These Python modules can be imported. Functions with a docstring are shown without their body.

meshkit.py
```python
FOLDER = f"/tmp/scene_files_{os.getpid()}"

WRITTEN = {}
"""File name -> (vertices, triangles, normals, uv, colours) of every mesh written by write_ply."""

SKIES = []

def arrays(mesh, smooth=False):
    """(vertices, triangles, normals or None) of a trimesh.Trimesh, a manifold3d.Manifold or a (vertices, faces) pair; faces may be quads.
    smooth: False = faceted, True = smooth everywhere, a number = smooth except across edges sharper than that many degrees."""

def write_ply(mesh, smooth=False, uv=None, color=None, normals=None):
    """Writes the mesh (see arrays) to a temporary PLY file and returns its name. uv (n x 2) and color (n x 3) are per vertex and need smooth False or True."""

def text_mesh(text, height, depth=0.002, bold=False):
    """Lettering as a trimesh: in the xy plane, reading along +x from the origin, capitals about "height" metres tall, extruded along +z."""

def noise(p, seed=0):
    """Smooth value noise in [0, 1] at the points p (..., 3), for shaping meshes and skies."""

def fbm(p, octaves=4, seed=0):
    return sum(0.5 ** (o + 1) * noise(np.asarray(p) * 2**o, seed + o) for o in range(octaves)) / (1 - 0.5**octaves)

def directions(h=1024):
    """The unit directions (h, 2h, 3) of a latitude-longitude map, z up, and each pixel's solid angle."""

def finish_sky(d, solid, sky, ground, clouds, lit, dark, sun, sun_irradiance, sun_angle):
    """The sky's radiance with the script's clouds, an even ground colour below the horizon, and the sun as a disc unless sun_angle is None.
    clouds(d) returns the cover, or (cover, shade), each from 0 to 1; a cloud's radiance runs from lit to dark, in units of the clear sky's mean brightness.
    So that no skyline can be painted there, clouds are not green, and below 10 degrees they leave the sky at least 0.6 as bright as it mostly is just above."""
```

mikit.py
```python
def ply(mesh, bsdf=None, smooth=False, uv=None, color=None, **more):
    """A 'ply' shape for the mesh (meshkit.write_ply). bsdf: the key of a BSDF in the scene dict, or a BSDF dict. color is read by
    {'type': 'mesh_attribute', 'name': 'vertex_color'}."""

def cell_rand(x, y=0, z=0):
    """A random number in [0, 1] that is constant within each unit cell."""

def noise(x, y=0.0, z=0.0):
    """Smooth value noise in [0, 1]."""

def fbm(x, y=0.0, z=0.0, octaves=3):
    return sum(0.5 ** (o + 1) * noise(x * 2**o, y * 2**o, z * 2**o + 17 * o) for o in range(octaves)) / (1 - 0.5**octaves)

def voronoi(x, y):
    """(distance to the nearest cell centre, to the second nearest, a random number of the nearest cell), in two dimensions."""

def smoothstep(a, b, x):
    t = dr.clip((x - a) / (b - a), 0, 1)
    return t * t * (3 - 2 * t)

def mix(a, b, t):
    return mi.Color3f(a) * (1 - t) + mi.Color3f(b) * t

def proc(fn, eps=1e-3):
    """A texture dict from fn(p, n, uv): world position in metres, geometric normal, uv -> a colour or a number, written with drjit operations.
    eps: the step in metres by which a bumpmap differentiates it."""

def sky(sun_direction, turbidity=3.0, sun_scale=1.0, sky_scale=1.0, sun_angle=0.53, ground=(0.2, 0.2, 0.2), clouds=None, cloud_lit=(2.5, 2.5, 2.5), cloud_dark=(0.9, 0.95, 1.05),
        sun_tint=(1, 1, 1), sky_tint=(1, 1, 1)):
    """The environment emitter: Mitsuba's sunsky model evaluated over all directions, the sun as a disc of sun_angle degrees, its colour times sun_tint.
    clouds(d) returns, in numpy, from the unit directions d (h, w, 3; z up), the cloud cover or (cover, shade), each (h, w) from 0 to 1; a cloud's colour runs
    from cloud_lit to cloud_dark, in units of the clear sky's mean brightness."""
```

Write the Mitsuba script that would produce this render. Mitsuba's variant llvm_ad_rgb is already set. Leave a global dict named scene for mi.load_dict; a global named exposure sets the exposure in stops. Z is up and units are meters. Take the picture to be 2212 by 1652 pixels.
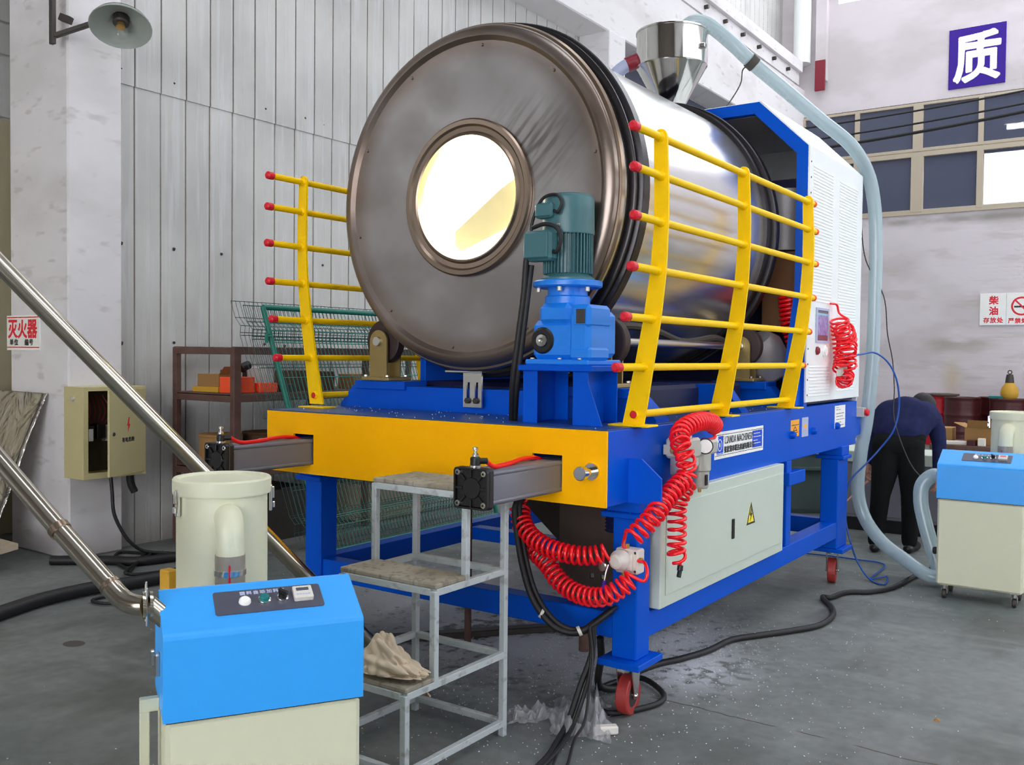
import math, random, json
import numpy as np, trimesh, drjit as dr, mitsuba as mi, mikit, meshkit
from shapely.geometry import Polygon, box as sbox
from mikit import proc, noise, fbm, voronoi, smoothstep, mix

R3 = np.array
scene, labels = {'type': 'scene'}, {}
# ---------------------------------------------------------------- camera, light, exposure
CAM = R3([1.8454, -3.304, 1.55])
FW = R3([-0.57266351, 0.81926496, -0.0293499]); RT = R3([0.81940117, 0.57312786, 0.01030394]); DN = R3([0.0252629, -0.01814866, -0.99951609])
scene['camera'] = {'type': 'perspective', 'fov_axis': 'x', 'fov': math.degrees(2 * math.atan(1106 / 2041.1)), 'near_clip': 0.05, 'far_clip': 200.0,
                   'to_world': mi.ScalarTransform4f().look_at(origin=CAM.tolist(), target=(CAM + FW).tolist(), up=(-DN).tolist())}
exposure = -0.78
scene['sky'] = {'type': 'constant', 'radiance': {'type': 'rgb', 'value': [0.25, 0.27, 0.3]}}
SKYLIGHT = [8.4, 8.7, 9.2]      # radiance of the translucent roof panels
GLAZING = [5.0, 5.25, 5.6]        # radiance of the frosted wall glazing on the right
CLERESTORY = [5.0, 5.1, 5.3]
FRONT_FILL = [10.5, 10.5, 10.8]      # radiance of the unseen panel added behind the camera for front light
PORTHOLE = [6.0, 5.7, 4.9]


def lin(r, g, b):
    return [((c / 255) / 12.92 if c <= 10 else ((c / 255 + 0.055) / 1.055) ** 2.4) for c in (r, g, b)]


def rgb(r, g, b):
    return {'type': 'rgb', 'value': lin(r, g, b)}


# ---------------------------------------------------------------- materials
def mat(name, color, rough=0.5, metal=0.0, two=True, spec=0.5, coat=0.0, bump=None, **more):
    base = color if isinstance(color, dict) else rgb(*color)
    d = {'type': 'principled', 'base_color': base, 'roughness': rough, 'metallic': metal, 'specular': spec, **more}
    if coat:
        d['clearcoat'] = coat; d['clearcoat_gloss'] = 0.9
    if bump is not None:
        d = {'type': 'bumpmap', 'arbitrary': bump[0], 'scale': bump[1], 'bsdf': d}
    scene['mat_' + name] = {'type': 'twosided', 'bsdf': d} if two else d
    return name


def plaster(p, n, uv):
    t = fbm(p.x * 1.3 + p.y * 0.7, p.y * 1.1, p.z * 2.2, octaves=5)
    s = fbm(p.x * 6 + p.y * 6, p.y * 2, p.z * 14, octaves=3)
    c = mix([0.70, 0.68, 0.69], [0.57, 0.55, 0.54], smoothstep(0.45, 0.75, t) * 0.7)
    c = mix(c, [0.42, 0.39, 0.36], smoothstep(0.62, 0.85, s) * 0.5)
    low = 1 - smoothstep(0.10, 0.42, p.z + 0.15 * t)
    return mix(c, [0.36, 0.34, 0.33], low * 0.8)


def brickwork(p, n, uv):
    u = p.x + p.y
    row = dr.floor(p.z / 0.075)
    fx = (u / 0.25 + 0.5 * (row - 2 * dr.floor(row / 2)))
    fx = fx - dr.floor(fx); fz = p.z / 0.075 - row
    e = dr.minimum(dr.minimum(fx, 1 - fx) * 0.25, dr.minimum(fz, 1 - fz) * 0.075)
    return smoothstep(0.0, 0.012, e) * 0.6 + fbm(p.x * 9, p.y * 9, p.z * 9, octaves=3)


def stained(p, n, uv):
    t = fbm(p.x * 0.8, p.y, p.z * 1.2, octaves=5)
    s = fbm(p.x * 1.7, p.y, p.z * 5.0, octaves=5)
    c = mix([0.66, 0.61, 0.64], [0.56, 0.52, 0.53], smoothstep(0.4, 0.7, t))
    dirt = smoothstep(0.52, 0.8, s) * (1 - smoothstep(3.7, 4.4, p.z)) + 0.3 * smoothstep(0.6, 0.85, s)
    c = mix(c, [0.42, 0.38, 0.34], dr.clip(dirt, 0, 1) * 0.33)
    yel = dr.exp(-(dr.square((p.x + 1.55) / 0.16) + dr.square((p.z - 1.22) / 0.3)))
    c = mix(c, [0.5, 0.42, 0.25], yel * 0.6)
    gr = dr.exp(-(dr.square((p.x + 1.45) / 0.55) + dr.square((p.z - 1.85) / 0.16)))
    c = mix(c, [0.36, 0.33, 0.28], gr * smoothstep(0.3, 0.62, s) * 0.8)
    sill = dr.exp(-dr.square((p.z - 4.18) / 0.09))
    return mix(c, [0.25, 0.23, 0.21], sill * smoothstep(0.35, 0.6, t) * 0.8)


def sheeting(p, n, uv):
    s = fbm(p.y * 26, p.x, p.z * 0.9, octaves=3)
    t = fbm(p.y * 1.5, p.x, p.z * 1.1, octaves=4)
    c = mix([0.53, 0.53, 0.505], [0.44, 0.435, 0.42], smoothstep(0.35, 0.75, t))
    c = mix(c, [0.60, 0.61, 0.62], smoothstep(0.52, 0.78, s) * 0.5)
    c = mix(c, [0.33, 0.28, 0.24], smoothstep(0.68, 0.86, s) * 0.35)
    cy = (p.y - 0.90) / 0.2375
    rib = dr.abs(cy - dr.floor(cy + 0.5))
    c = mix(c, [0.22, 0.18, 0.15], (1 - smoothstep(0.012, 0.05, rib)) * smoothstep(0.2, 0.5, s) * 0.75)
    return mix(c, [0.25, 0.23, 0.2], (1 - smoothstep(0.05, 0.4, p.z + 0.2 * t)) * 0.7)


def concrete_floor(p, n, uv):
    t = fbm(p.x * 0.9, p.y * 0.9, 0, octaves=5)
    q = fbm(p.x * 3.1 + 5, p.y * 1.2, 3, octaves=5)
    s = fbm(p.x * 24, p.y * 24, 1, octaves=3)
    c = mix([0.155, 0.17, 0.165], [0.235, 0.24, 0.235], smoothstep(0.3, 0.7, t))
    c = mix(c, [0.13, 0.13, 0.12], smoothstep(0.5, 0.75, q) * 0.65)
    c = mix(c, [0.28, 0.29, 0.285], smoothstep(0.55, 0.8, fbm(p.x * 1.7, p.y * 5, 9, octaves=4)) * 0.5)
    c = c * (0.86 + 0.28 * s) * mi.Color3f(0.74, 0.77, 0.76)
    dust = dr.exp(-(dr.square((p.x + 0.95) / 0.55) + dr.square((p.y - 0.85) / 0.45))) + 0.9 * dr.exp(-(dr.square((p.x + 0.35) / 0.25) + dr.square((p.y - 1.4) / 0.4)))
    dust = dust + 0.7 * dr.exp(-(dr.square((p.x + 1.9) / 0.7) + dr.square((p.y - 1.4) / 0.7)))
    dust = dust + 0.8 * dr.exp(-(dr.square((p.x + 0.12) / 0.25) + dr.square((p.y - 1.0) / 0.3)))
    c = mix(c, [0.66, 0.68, 0.74], dr.clip(dust, 0, 1) * smoothstep(0.33, 0.55, 0.6 * s + 0.5 * q) * 0.9)
    crack = dr.abs(p.y - 0.54 - 0.02 * noise(p.x * 5) - 0.012 * noise(p.x * 23))
    on = smoothstep(-0.4, 0.1, p.x)
    c = mix(c, [0.07, 0.055, 0.04], (1 - smoothstep(0.002, 0.006, crack)) * on * smoothstep(0.25, 0.5, noise(p.x * 9)))
    spot = dr.square((p.x + 2.877) / 0.07) + dr.square((p.y + 0.564) / 0.055)
    return mix(c, [0.07, 0.055, 0.055], (1 - smoothstep(0.7, 1.0, spot)) * 0.9)


def disc_steel(p, n, uv):
    dx, dz = p.x + 1.01, p.z - 2.315
    r = dr.sqrt(dx * dx + dz * dz)
    t = fbm(p.x * 3.2, p.y * 3, p.z * 3.2, octaves=4)
    s = fbm((p.x + p.z) * 4, p.y, (p.z - p.x) * 26, octaves=3)
    c = mix([0.40, 0.38, 0.375], [0.31, 0.285, 0.275], smoothstep(0.35, 0.7, t))
    ring = smoothstep(0.64, 0.76, r) + (1 - smoothstep(0.34, 0.44, r + 0.05 * t))
    c = mix(c, [0.22, 0.16, 0.125], dr.clip(ring, 0, 1) * (0.5 + 0.45 * t))
    soot = dr.exp(-(dr.square((dx - 0.36) / 0.2) + dr.square((dz - 0.22) / 0.16)))
    return mix(c, [0.11, 0.095, 0.085], soot * smoothstep(0.42, 0.66, s) * 0.8)


def disc_rough(p, n, uv):
    return 0.24 + 0.14 * fbm(p.x * 4, p.y * 4, p.z * 4, octaves=3)


def disc_bump(p, n, uv):
    return noise(p.x * 3.4 + 2, p.y, p.z * 3.0)


def body_steel(p, n, uv):
    s = fbm(p.y * 5, p.x * 40 + p.z * 40, 0, octaves=3)
    return mix([0.82, 0.82, 0.82], [0.72, 0.71, 0.70], s)


def body_bump(p, n, uv):
    return noise(p.y * 4.0, p.x * 4, p.z * 4)


def tread_wood(p, n, uv):
    t = fbm(p.x * 8, p.y * 8, p.z, octaves=4); s = fbm(p.x * 60, p.y * 60, 2, octaves=2)
    c = mix([0.235, 0.21, 0.155], [0.34, 0.31, 0.25], smoothstep(0.3, 0.7, t))
    return mix(c, [0.14, 0.125, 0.10], smoothstep(0.5, 0.8, s) * 0.6)


def stool_paint(p, n, uv):
    s = fbm(p.x * 30, p.y * 30, p.z * 30, octaves=3)
    return mix([0.45, 0.50, 0.51], [0.27, 0.27, 0.25], smoothstep(0.55, 0.78, s) * 0.7)


def rusty(p, n, uv):
    s = fbm(p.x * 14, p.y * 14, p.z * 14, octaves=3)
    return mix([0.075, 0.035, 0.03], [0.14, 0.075, 0.055], s)


def denim(p, n, uv):
    s = fbm(p.x * 18, p.y * 18, p.z * 18, octaves=3)
    return mix([0.010, 0.013, 0.048], [0.018, 0.022, 0.078], s)


def foil(p, n, uv):
    return fbm(p.x * 9, p.y * 9, p.z * 9 + 2 * noise(p.x * 5, 0, p.z * 5), octaves=4)


def cloth_bump(p, n, uv):
    return fbm(p.x * 40, p.y * 40, p.z * 40, octaves=3)


def screen_print(p, n, uv):
    h = (p.z - 1.66) / 0.19
    c = mix([0.2, 0.16, 0.4], [0.32, 0.3, 0.55], noise(p.y * 60, p.z * 60))
    c = mix(c, [0.2, 0.5, 0.6], smoothstep(0.82, 0.86, h) * (1 - smoothstep(0.9, 0.92, h)))
    c = mix(c, [0.1, 0.09, 0.12], smoothstep(0.9, 0.92, h))
    return mix(c, [0.16, 0.08, 0.1], 1 - smoothstep(0.16, 0.2, h))


mat('plaster', proc(plaster), 0.85, spec=0.2)
mat('stained_plaster', proc(stained), 0.85, spec=0.2, bump=(proc(brickwork), 0.003))
mat('sheeting', proc(sheeting), 0.5, spec=0.4)
mat('floor_mat', proc(concrete_floor), 0.55, spec=0.22)
mat('disc_steel', proc(disc_steel), proc(disc_rough), metal=0.92, bump=(proc(disc_bump, 4e-3), 0.03))
mat('body_steel', proc(body_steel), 0.2, metal=0.95, bump=(proc(body_bump, 4e-3), 0.004))
mat('rim_steel', (150, 132, 116), 0.28, metal=0.95)
mat('tyre_steel', (62, 60, 62), 0.3, metal=0.85)
mat('bright_steel', (205, 203, 198), 0.22, metal=1.0)
mat('chrome', (225, 224, 220), 0.09, metal=1.0)
mat('pipe_steel', (200, 192, 178), 0.17, metal=1.0)
mat('barrel_alu', (112, 116, 128), 0.42, metal=0.35)
mat('zinc_yellow', (165, 145, 95), 0.42, metal=0.6)
mat('dark_metal', (70, 66, 62), 0.5, metal=0.5)
mat('brown_grey_metal', (66, 56, 50), 0.55, metal=0.3)  # plain dark brown-grey metal, one even tone
mat('yellow_paint', (255, 186, 0), 0.42, spec=0.12)
mat('guard_yellow', (250, 204, 0), 0.38, spec=0.2)
mat('blue_paint', (0, 80, 196), 0.34, spec=0.15)
mat('deck_blue', (40, 72, 130), 0.35, metal=0.25)
mat('gear_blue', (20, 122, 222), 0.38, coat=0.2)
mat('motor_teal', (58, 104, 110), 0.4, coat=0.2)
mat('white_paint', (234, 238, 237), 0.35, spec=0.3)
mat('cabinet_grey', (190, 200, 187), 0.42)
mat('cream_paint', (206, 207, 180), 0.42)
mat('bay_panel', (176, 168, 140), 0.6)
mat('khaki_paint', (188, 178, 132), 0.5)
mat('sky_blue_paint', (48, 158, 240), 0.35, coat=0.3)
mat('panel_dark', (70, 72, 88), 0.45)
mat('black_plastic', (18, 18, 20), 0.4)
mat('rubber', (24, 24, 26), 0.55)
mat('dark_rubber', (52, 38, 36), 0.6)
mat('red_wheel', (152, 48, 44), 0.5)
mat('red_plastic', (206, 22, 42), 0.4)
mat('red_hose', (246, 18, 30), 0.22, coat=0.6)
mat('maroon', (128, 24, 44), 0.45)
mat('white_plastic', (240, 240, 236), 0.4)
mat('off_white', (212, 208, 200), 0.45)
mat('die_cast', (188, 186, 176), 0.4, metal=0.35)
mat('brass', (190, 150, 80), 0.35, metal=0.8)
mat('green_plastic', (0, 110, 110), 0.4)
mat('green_wire', (20, 112, 96), 0.5)
mat('dark_green_wire', (24, 74, 70), 0.55)
mat('stool_paint', proc(stool_paint), 0.5)
mat('tread_wood', proc(tread_wood), 0.8)
mat('rusty', proc(rusty), 0.7)
mat('brown_card', (150, 112, 66), 0.85)
mat('dark_brown', (84, 58, 36), 0.85)
mat('orange_plastic', (245, 84, 40), 0.45)
mat('ochre', (196, 150, 44), 0.6)
mat('navy_cloth', proc(denim), 0.9, spec=0.15, bump=(proc(cloth_bump), 0.004))
mat('black_cloth', (20, 22, 23), 0.9, spec=0.15)
mat('skin', (170, 122, 100), 0.6)
mat('hair', (16, 14, 15), 0.6)
mat('rag', (206, 190, 166), 0.95, spec=0.1, bump=(proc(cloth_bump), 0.006))
mat('foil', (205, 200, 192), 0.32, metal=0.9, bump=(proc(foil), 0.05))
mat('drum_maroon', (70, 22, 24), 0.42)
mat('drum_red', (200, 24, 40), 0.4)
mat('drum_lid', (74, 66, 60), 0.55)
mat('ink_blue', (58, 32, 142), 0.5, spec=0.2)
mat('tube_blue', (30, 80, 160), 0.35)
mat('ink_red', (214, 44, 58), 0.6)
mat('ink_black', (40, 40, 44), 0.6)
mat('label_blue', (20, 70, 200), 0.5)
mat('label_orange', (244, 166, 30), 0.5)
mat('label_yellow', (240, 220, 40), 0.5)
mat('product', (250, 236, 176), 0.8)
mat('label_grey', (170, 178, 208), 0.5)
mat('window_frame', (186, 174, 154), 0.5, metal=0.2)
mat('reveal_grey', (108, 98, 96), 0.8)
mat('slate', (74, 80, 96), 0.5)
mat('navy_liner', (14, 22, 64), 0.5)
mat('grey_liner', (150, 148, 152), 0.45, metal=0.3)
mat('wood_board', (108, 72, 46), 0.75)
mat('wall_dark', (120, 112, 104), 0.9)
mat('ceiling_mat', (150, 150, 150), 0.9)
mat('desk_grey', (112, 112, 120), 0.5)
mat('lamp_enamel', (150, 158, 150), 0.45)
mat('screen', proc(screen_print), 0.3)
mat('pellet', (226, 230, 236), 0.4)
mat('old_board', (150, 138, 120), 0.85)
mat('bin_green', (80, 96, 92), 0.5)
scene['mat_glass'] = {'type': 'thindielectric', 'int_ior': 1.5}
scene['mat_tinted_glass'] = {'type': 'blendbsdf', 'weight': 0.62, 'a': {'type': 'thindielectric', 'int_ior': 1.5},
                         'b': {'type': 'twosided', 'bsdf': {'type': 'principled', 'base_color': rgb(88, 94, 116), 'roughness': 0.25, 'specular': 0.6}}}
scene['mat_clear_hose'] = {'type': 'blendbsdf', 'weight': 0.66, 'a': {'type': 'thindielectric', 'int_ior': 1.3},
                       'b': {'type': 'twosided', 'bsdf': {'type': 'principled', 'base_color': rgb(176, 198, 202), 'roughness': 0.2, 'specular': 0.6}}}
scene['mat_plastic_film'] = {'type': 'blendbsdf', 'weight': 0.3, 'a': {'type': 'thindielectric', 'int_ior': 1.5},
                         'b': {'type': 'twosided', 'bsdf': {'type': 'principled', 'base_color': rgb(190, 190, 196), 'roughness': 0.2, 'specular': 0.8}}}
scene['mat_bulb_glass'] = {'type': 'thindielectric', 'int_ior': 1.4}
scene['mat_matte_white'] = {'type': 'diffuse', 'reflectance': rgb(230, 230, 230)}


def ply(mesh, m, smooth=False, **more):
    return mikit.ply(mesh, 'mat_' + m, smooth, **more)


# ---------------------------------------------------------------- geometry helpers
def cat(*ms):
    return trimesh.util.concatenate([m for m in ms if m is not None])


def hull(pts):
    return trimesh.convex.convex_hull(np.asarray(pts, float))


def bx(x0, x1, y0, y1, z0, z1, b=0.004):
    """box with chamfered edges"""
    lo, hi = np.minimum([x0, y0, z0], [x1, y1, z1]), np.maximum([x0, y0, z0], [x1, y1, z1])
    b = min(b, 0.3 * (hi - lo).min())
    if b <= 0:
        m = trimesh.creation.box(hi - lo); m.apply_translation((lo + hi) / 2); return m
    P = []
    for s in np.ndindex(2, 2, 2):
        for k in range(3):
            q = [lo[i] + b if s[i] == 0 else hi[i] - b for i in range(3)]
            q[k] = lo[k] if s[k] == 0 else hi[k]
            P.append(q)
    return hull(P)


def basis(d):
    d = R3(d, float); d /= np.linalg.norm(d)
    a = np.cross(d, [0, 0, 1.0] if abs(d[2]) < 0.9 else [1.0, 0, 0]); a /= np.linalg.norm(a)
    return a, np.cross(d, a), d


def lathe(prof, o=(0, 0, 0), axis=(0, 0, 1), n=32, closed=False):
    """prof: (radius, height) pairs, turned about the axis through o"""
    a, b, d = basis(axis)
    th = np.arange(n) * 2 * np.pi / n
    V, F, rings = [], [], []
    for r, h in prof:
        if r < 1e-6:
            rings.append([len(V)]); V.append(R3(o) + d * h)
        else:
            rings.append(list(range(len(V), len(V) + n)))
            V += [R3(o) + d * h + r * (np.cos(t) * a + np.sin(t) * b) for t in th]
    if closed: rings.append(rings[0])
    for A, B in zip(rings[:-1], rings[1:]):
        for i in range(n):
            j = (i + 1) % n
            if len(A) == 1 and len(B) == 1: continue
            if len(A) == 1: F.append([A[0], B[j], B[i]])
            elif len(B) == 1: F.append([A[i], A[j], B[0]])
            else: F += [[A[i], A[j], B[j]], [A[i], B[j], B[i]]]
    m = trimesh.Trimesh(V, F, process=False)
    return m


def cyl(p0, p1, r, n=20, b=0.002, r1=None):
    p0, p1 = R3(p0, float), R3(p1, float)
    L = np.linalg.norm(p1 - p0); r1 = r if r1 is None else r1; b = min(b, r * 0.4, L * 0.4)
    return lathe([(0, 0), (r - b, 0), (r, b), (r1, L - b), (r1 - b, L), (0, L)], p0, p1 - p0, n)


def ring(o, axis, r_in, r_out, h0, h1, n=48, b=0.004):
    return lathe([(r_in, h0), (r_out - b, h0), (r_out, h0 + b), (r_out, h1 - b), (r_out - b, h1), (r_in, h1)], o, axis, n, closed=True)


def spline(P, per=8):
    P = np.asarray(P, float)
    if len(P) < 3: return P
    Q = np.vstack([2 * P[0] - P[1], P, 2 * P[-1] - P[-2]])
    out = []
    for i in range(1, len(Q) - 2):
        p0, p1, p2, p3 = Q[i - 1:i + 3]
        for t in np.linspace(0, 1, per, endpoint=False):
            out.append(0.5 * (2 * p1 + (p2 - p0) * t + (2 * p0 - 5 * p1 + 4 * p2 - p3) * t * t + (3 * p1 - p0 - 3 * p2 + p3) * t ** 3))
    out.append(P[-1])
    return R3(out)


def frames(P):
    T = np.gradient(P, axis=0); T /= np.linalg.norm(T, axis=1, keepdims=True) + 1e-12
    a = basis(T[0])[0]; A = []
    for t in T:
        a = a - t * (a @ t); a /= np.linalg.norm(a); A.append(a)
    A = R3(A)
    return T, A, np.cross(T, A)


def tube(P, r, n=10, per=8, smooth=True, caps=True):
    P = spline(P, per) if smooth else np.asarray(P, float)
    T, A, B = frames(P)
    rr = np.broadcast_to(r, (len(P),))
    th = np.arange(n) * 2 * np.pi / n
    V = (P[:, None] + rr[:, None, None] * (np.cos(th)[None, :, None] * A[:, None] + np.sin(th)[None, :, None] * B[:, None])).reshape(-1, 3)
    i, j = np.meshgrid(np.arange(len(P) - 1), np.arange(n), indexing='ij'); k = (j + 1) % n
    q = np.stack([i * n + j, i * n + k, (i + 1) * n + k, (i + 1) * n + j], -1).reshape(-1, 4)
    F = np.vstack([q[:, [0, 1, 2]], q[:, [0, 2, 3]]])
    if caps:
        m = len(V); V = np.vstack([V, P[0], P[-1]]); e = (len(P) - 1) * n
        F = np.vstack([F, [[m, (x + 1) % n, x] for x in range(n)], [[m + 1, e + x, e + (x + 1) % n] for x in range(n)]])
    return trimesh.Trimesh(V, F, process=False)


def coil(P, R, r, pitch, n=7, seg=14, phase=0.0, lead0=None, lead1=None, squash=None):
    """a helical hose round the spline through P"""
    S = spline(P, 24)
    L = np.r_[0, np.cumsum(np.linalg.norm(np.diff(S, axis=0), axis=1))]
    turns = L[-1] / pitch; N = int(turns * seg)
    s = np.linspace(0, L[-1], N)
    C = np.stack([np.interp(s, L, S[:, k]) for k in range(3)], 1)
    T, A, B = frames(C)
    ph = phase + 2 * np.pi * s / pitch
    rad = np.full(N, R)
    H = C + rad[:, None] * (np.cos(ph)[:, None] * A + np.sin(ph)[:, None] * B)
    if lead0 is not None: H = np.vstack([spline(np.vstack([lead0, H[:1]]), 5)[:-1], H])
    if lead1 is not None: H = np.vstack([H, spline(np.vstack([H[-1:], lead1]), 5)[1:]])
    return tube(H, r, n, smooth=False)


def extr(poly, o, ex, ey, depth):
    """shapely polygon in the plane (o; ex, ey), pushed along ex x ey by depth"""
    m = trimesh.creation.extrude_polygon(poly, abs(depth), engine='earcut')
    ex, ey = R3(ex, float), R3(ey, float); ez = np.cross(ex, ey)
    M = np.eye(4); M[:3, 0], M[:3, 1], M[:3, 2], M[:3, 3] = ex, ey, ez * np.sign(depth), o
    m.apply_transform(M)
    if depth < 0: m.invert()
    return m


def bar(p0, p1, w, h=None, b=0.003, up=(0, 0, 1)):
    """square bar between two points"""
    p0, p1 = R3(p0, float), R3(p1, float); h = h or w
    d = p1 - p0; L = np.linalg.norm(d); d /= L
    s = np.cross(d, up)
    if np.linalg.norm(s) < 1e-3: s = np.cross(d, [0, 1.0, 0])
    s /= np.linalg.norm(s); t = np.cross(s, d)
    m = bx(-w / 2, w / 2, 0, L, -h / 2, h / 2, b)
    M = np.eye(4); M[:3, 0], M[:3, 1], M[:3, 2], M[:3, 3] = s, d, t, p0
    m.apply_transform(M); return m


def rrect(w, h, r, n=4):
    return sbox(-w / 2 + r, -h / 2 + r, w / 2 - r, h / 2 - r).buffer(r, quad_segs=n)


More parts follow.
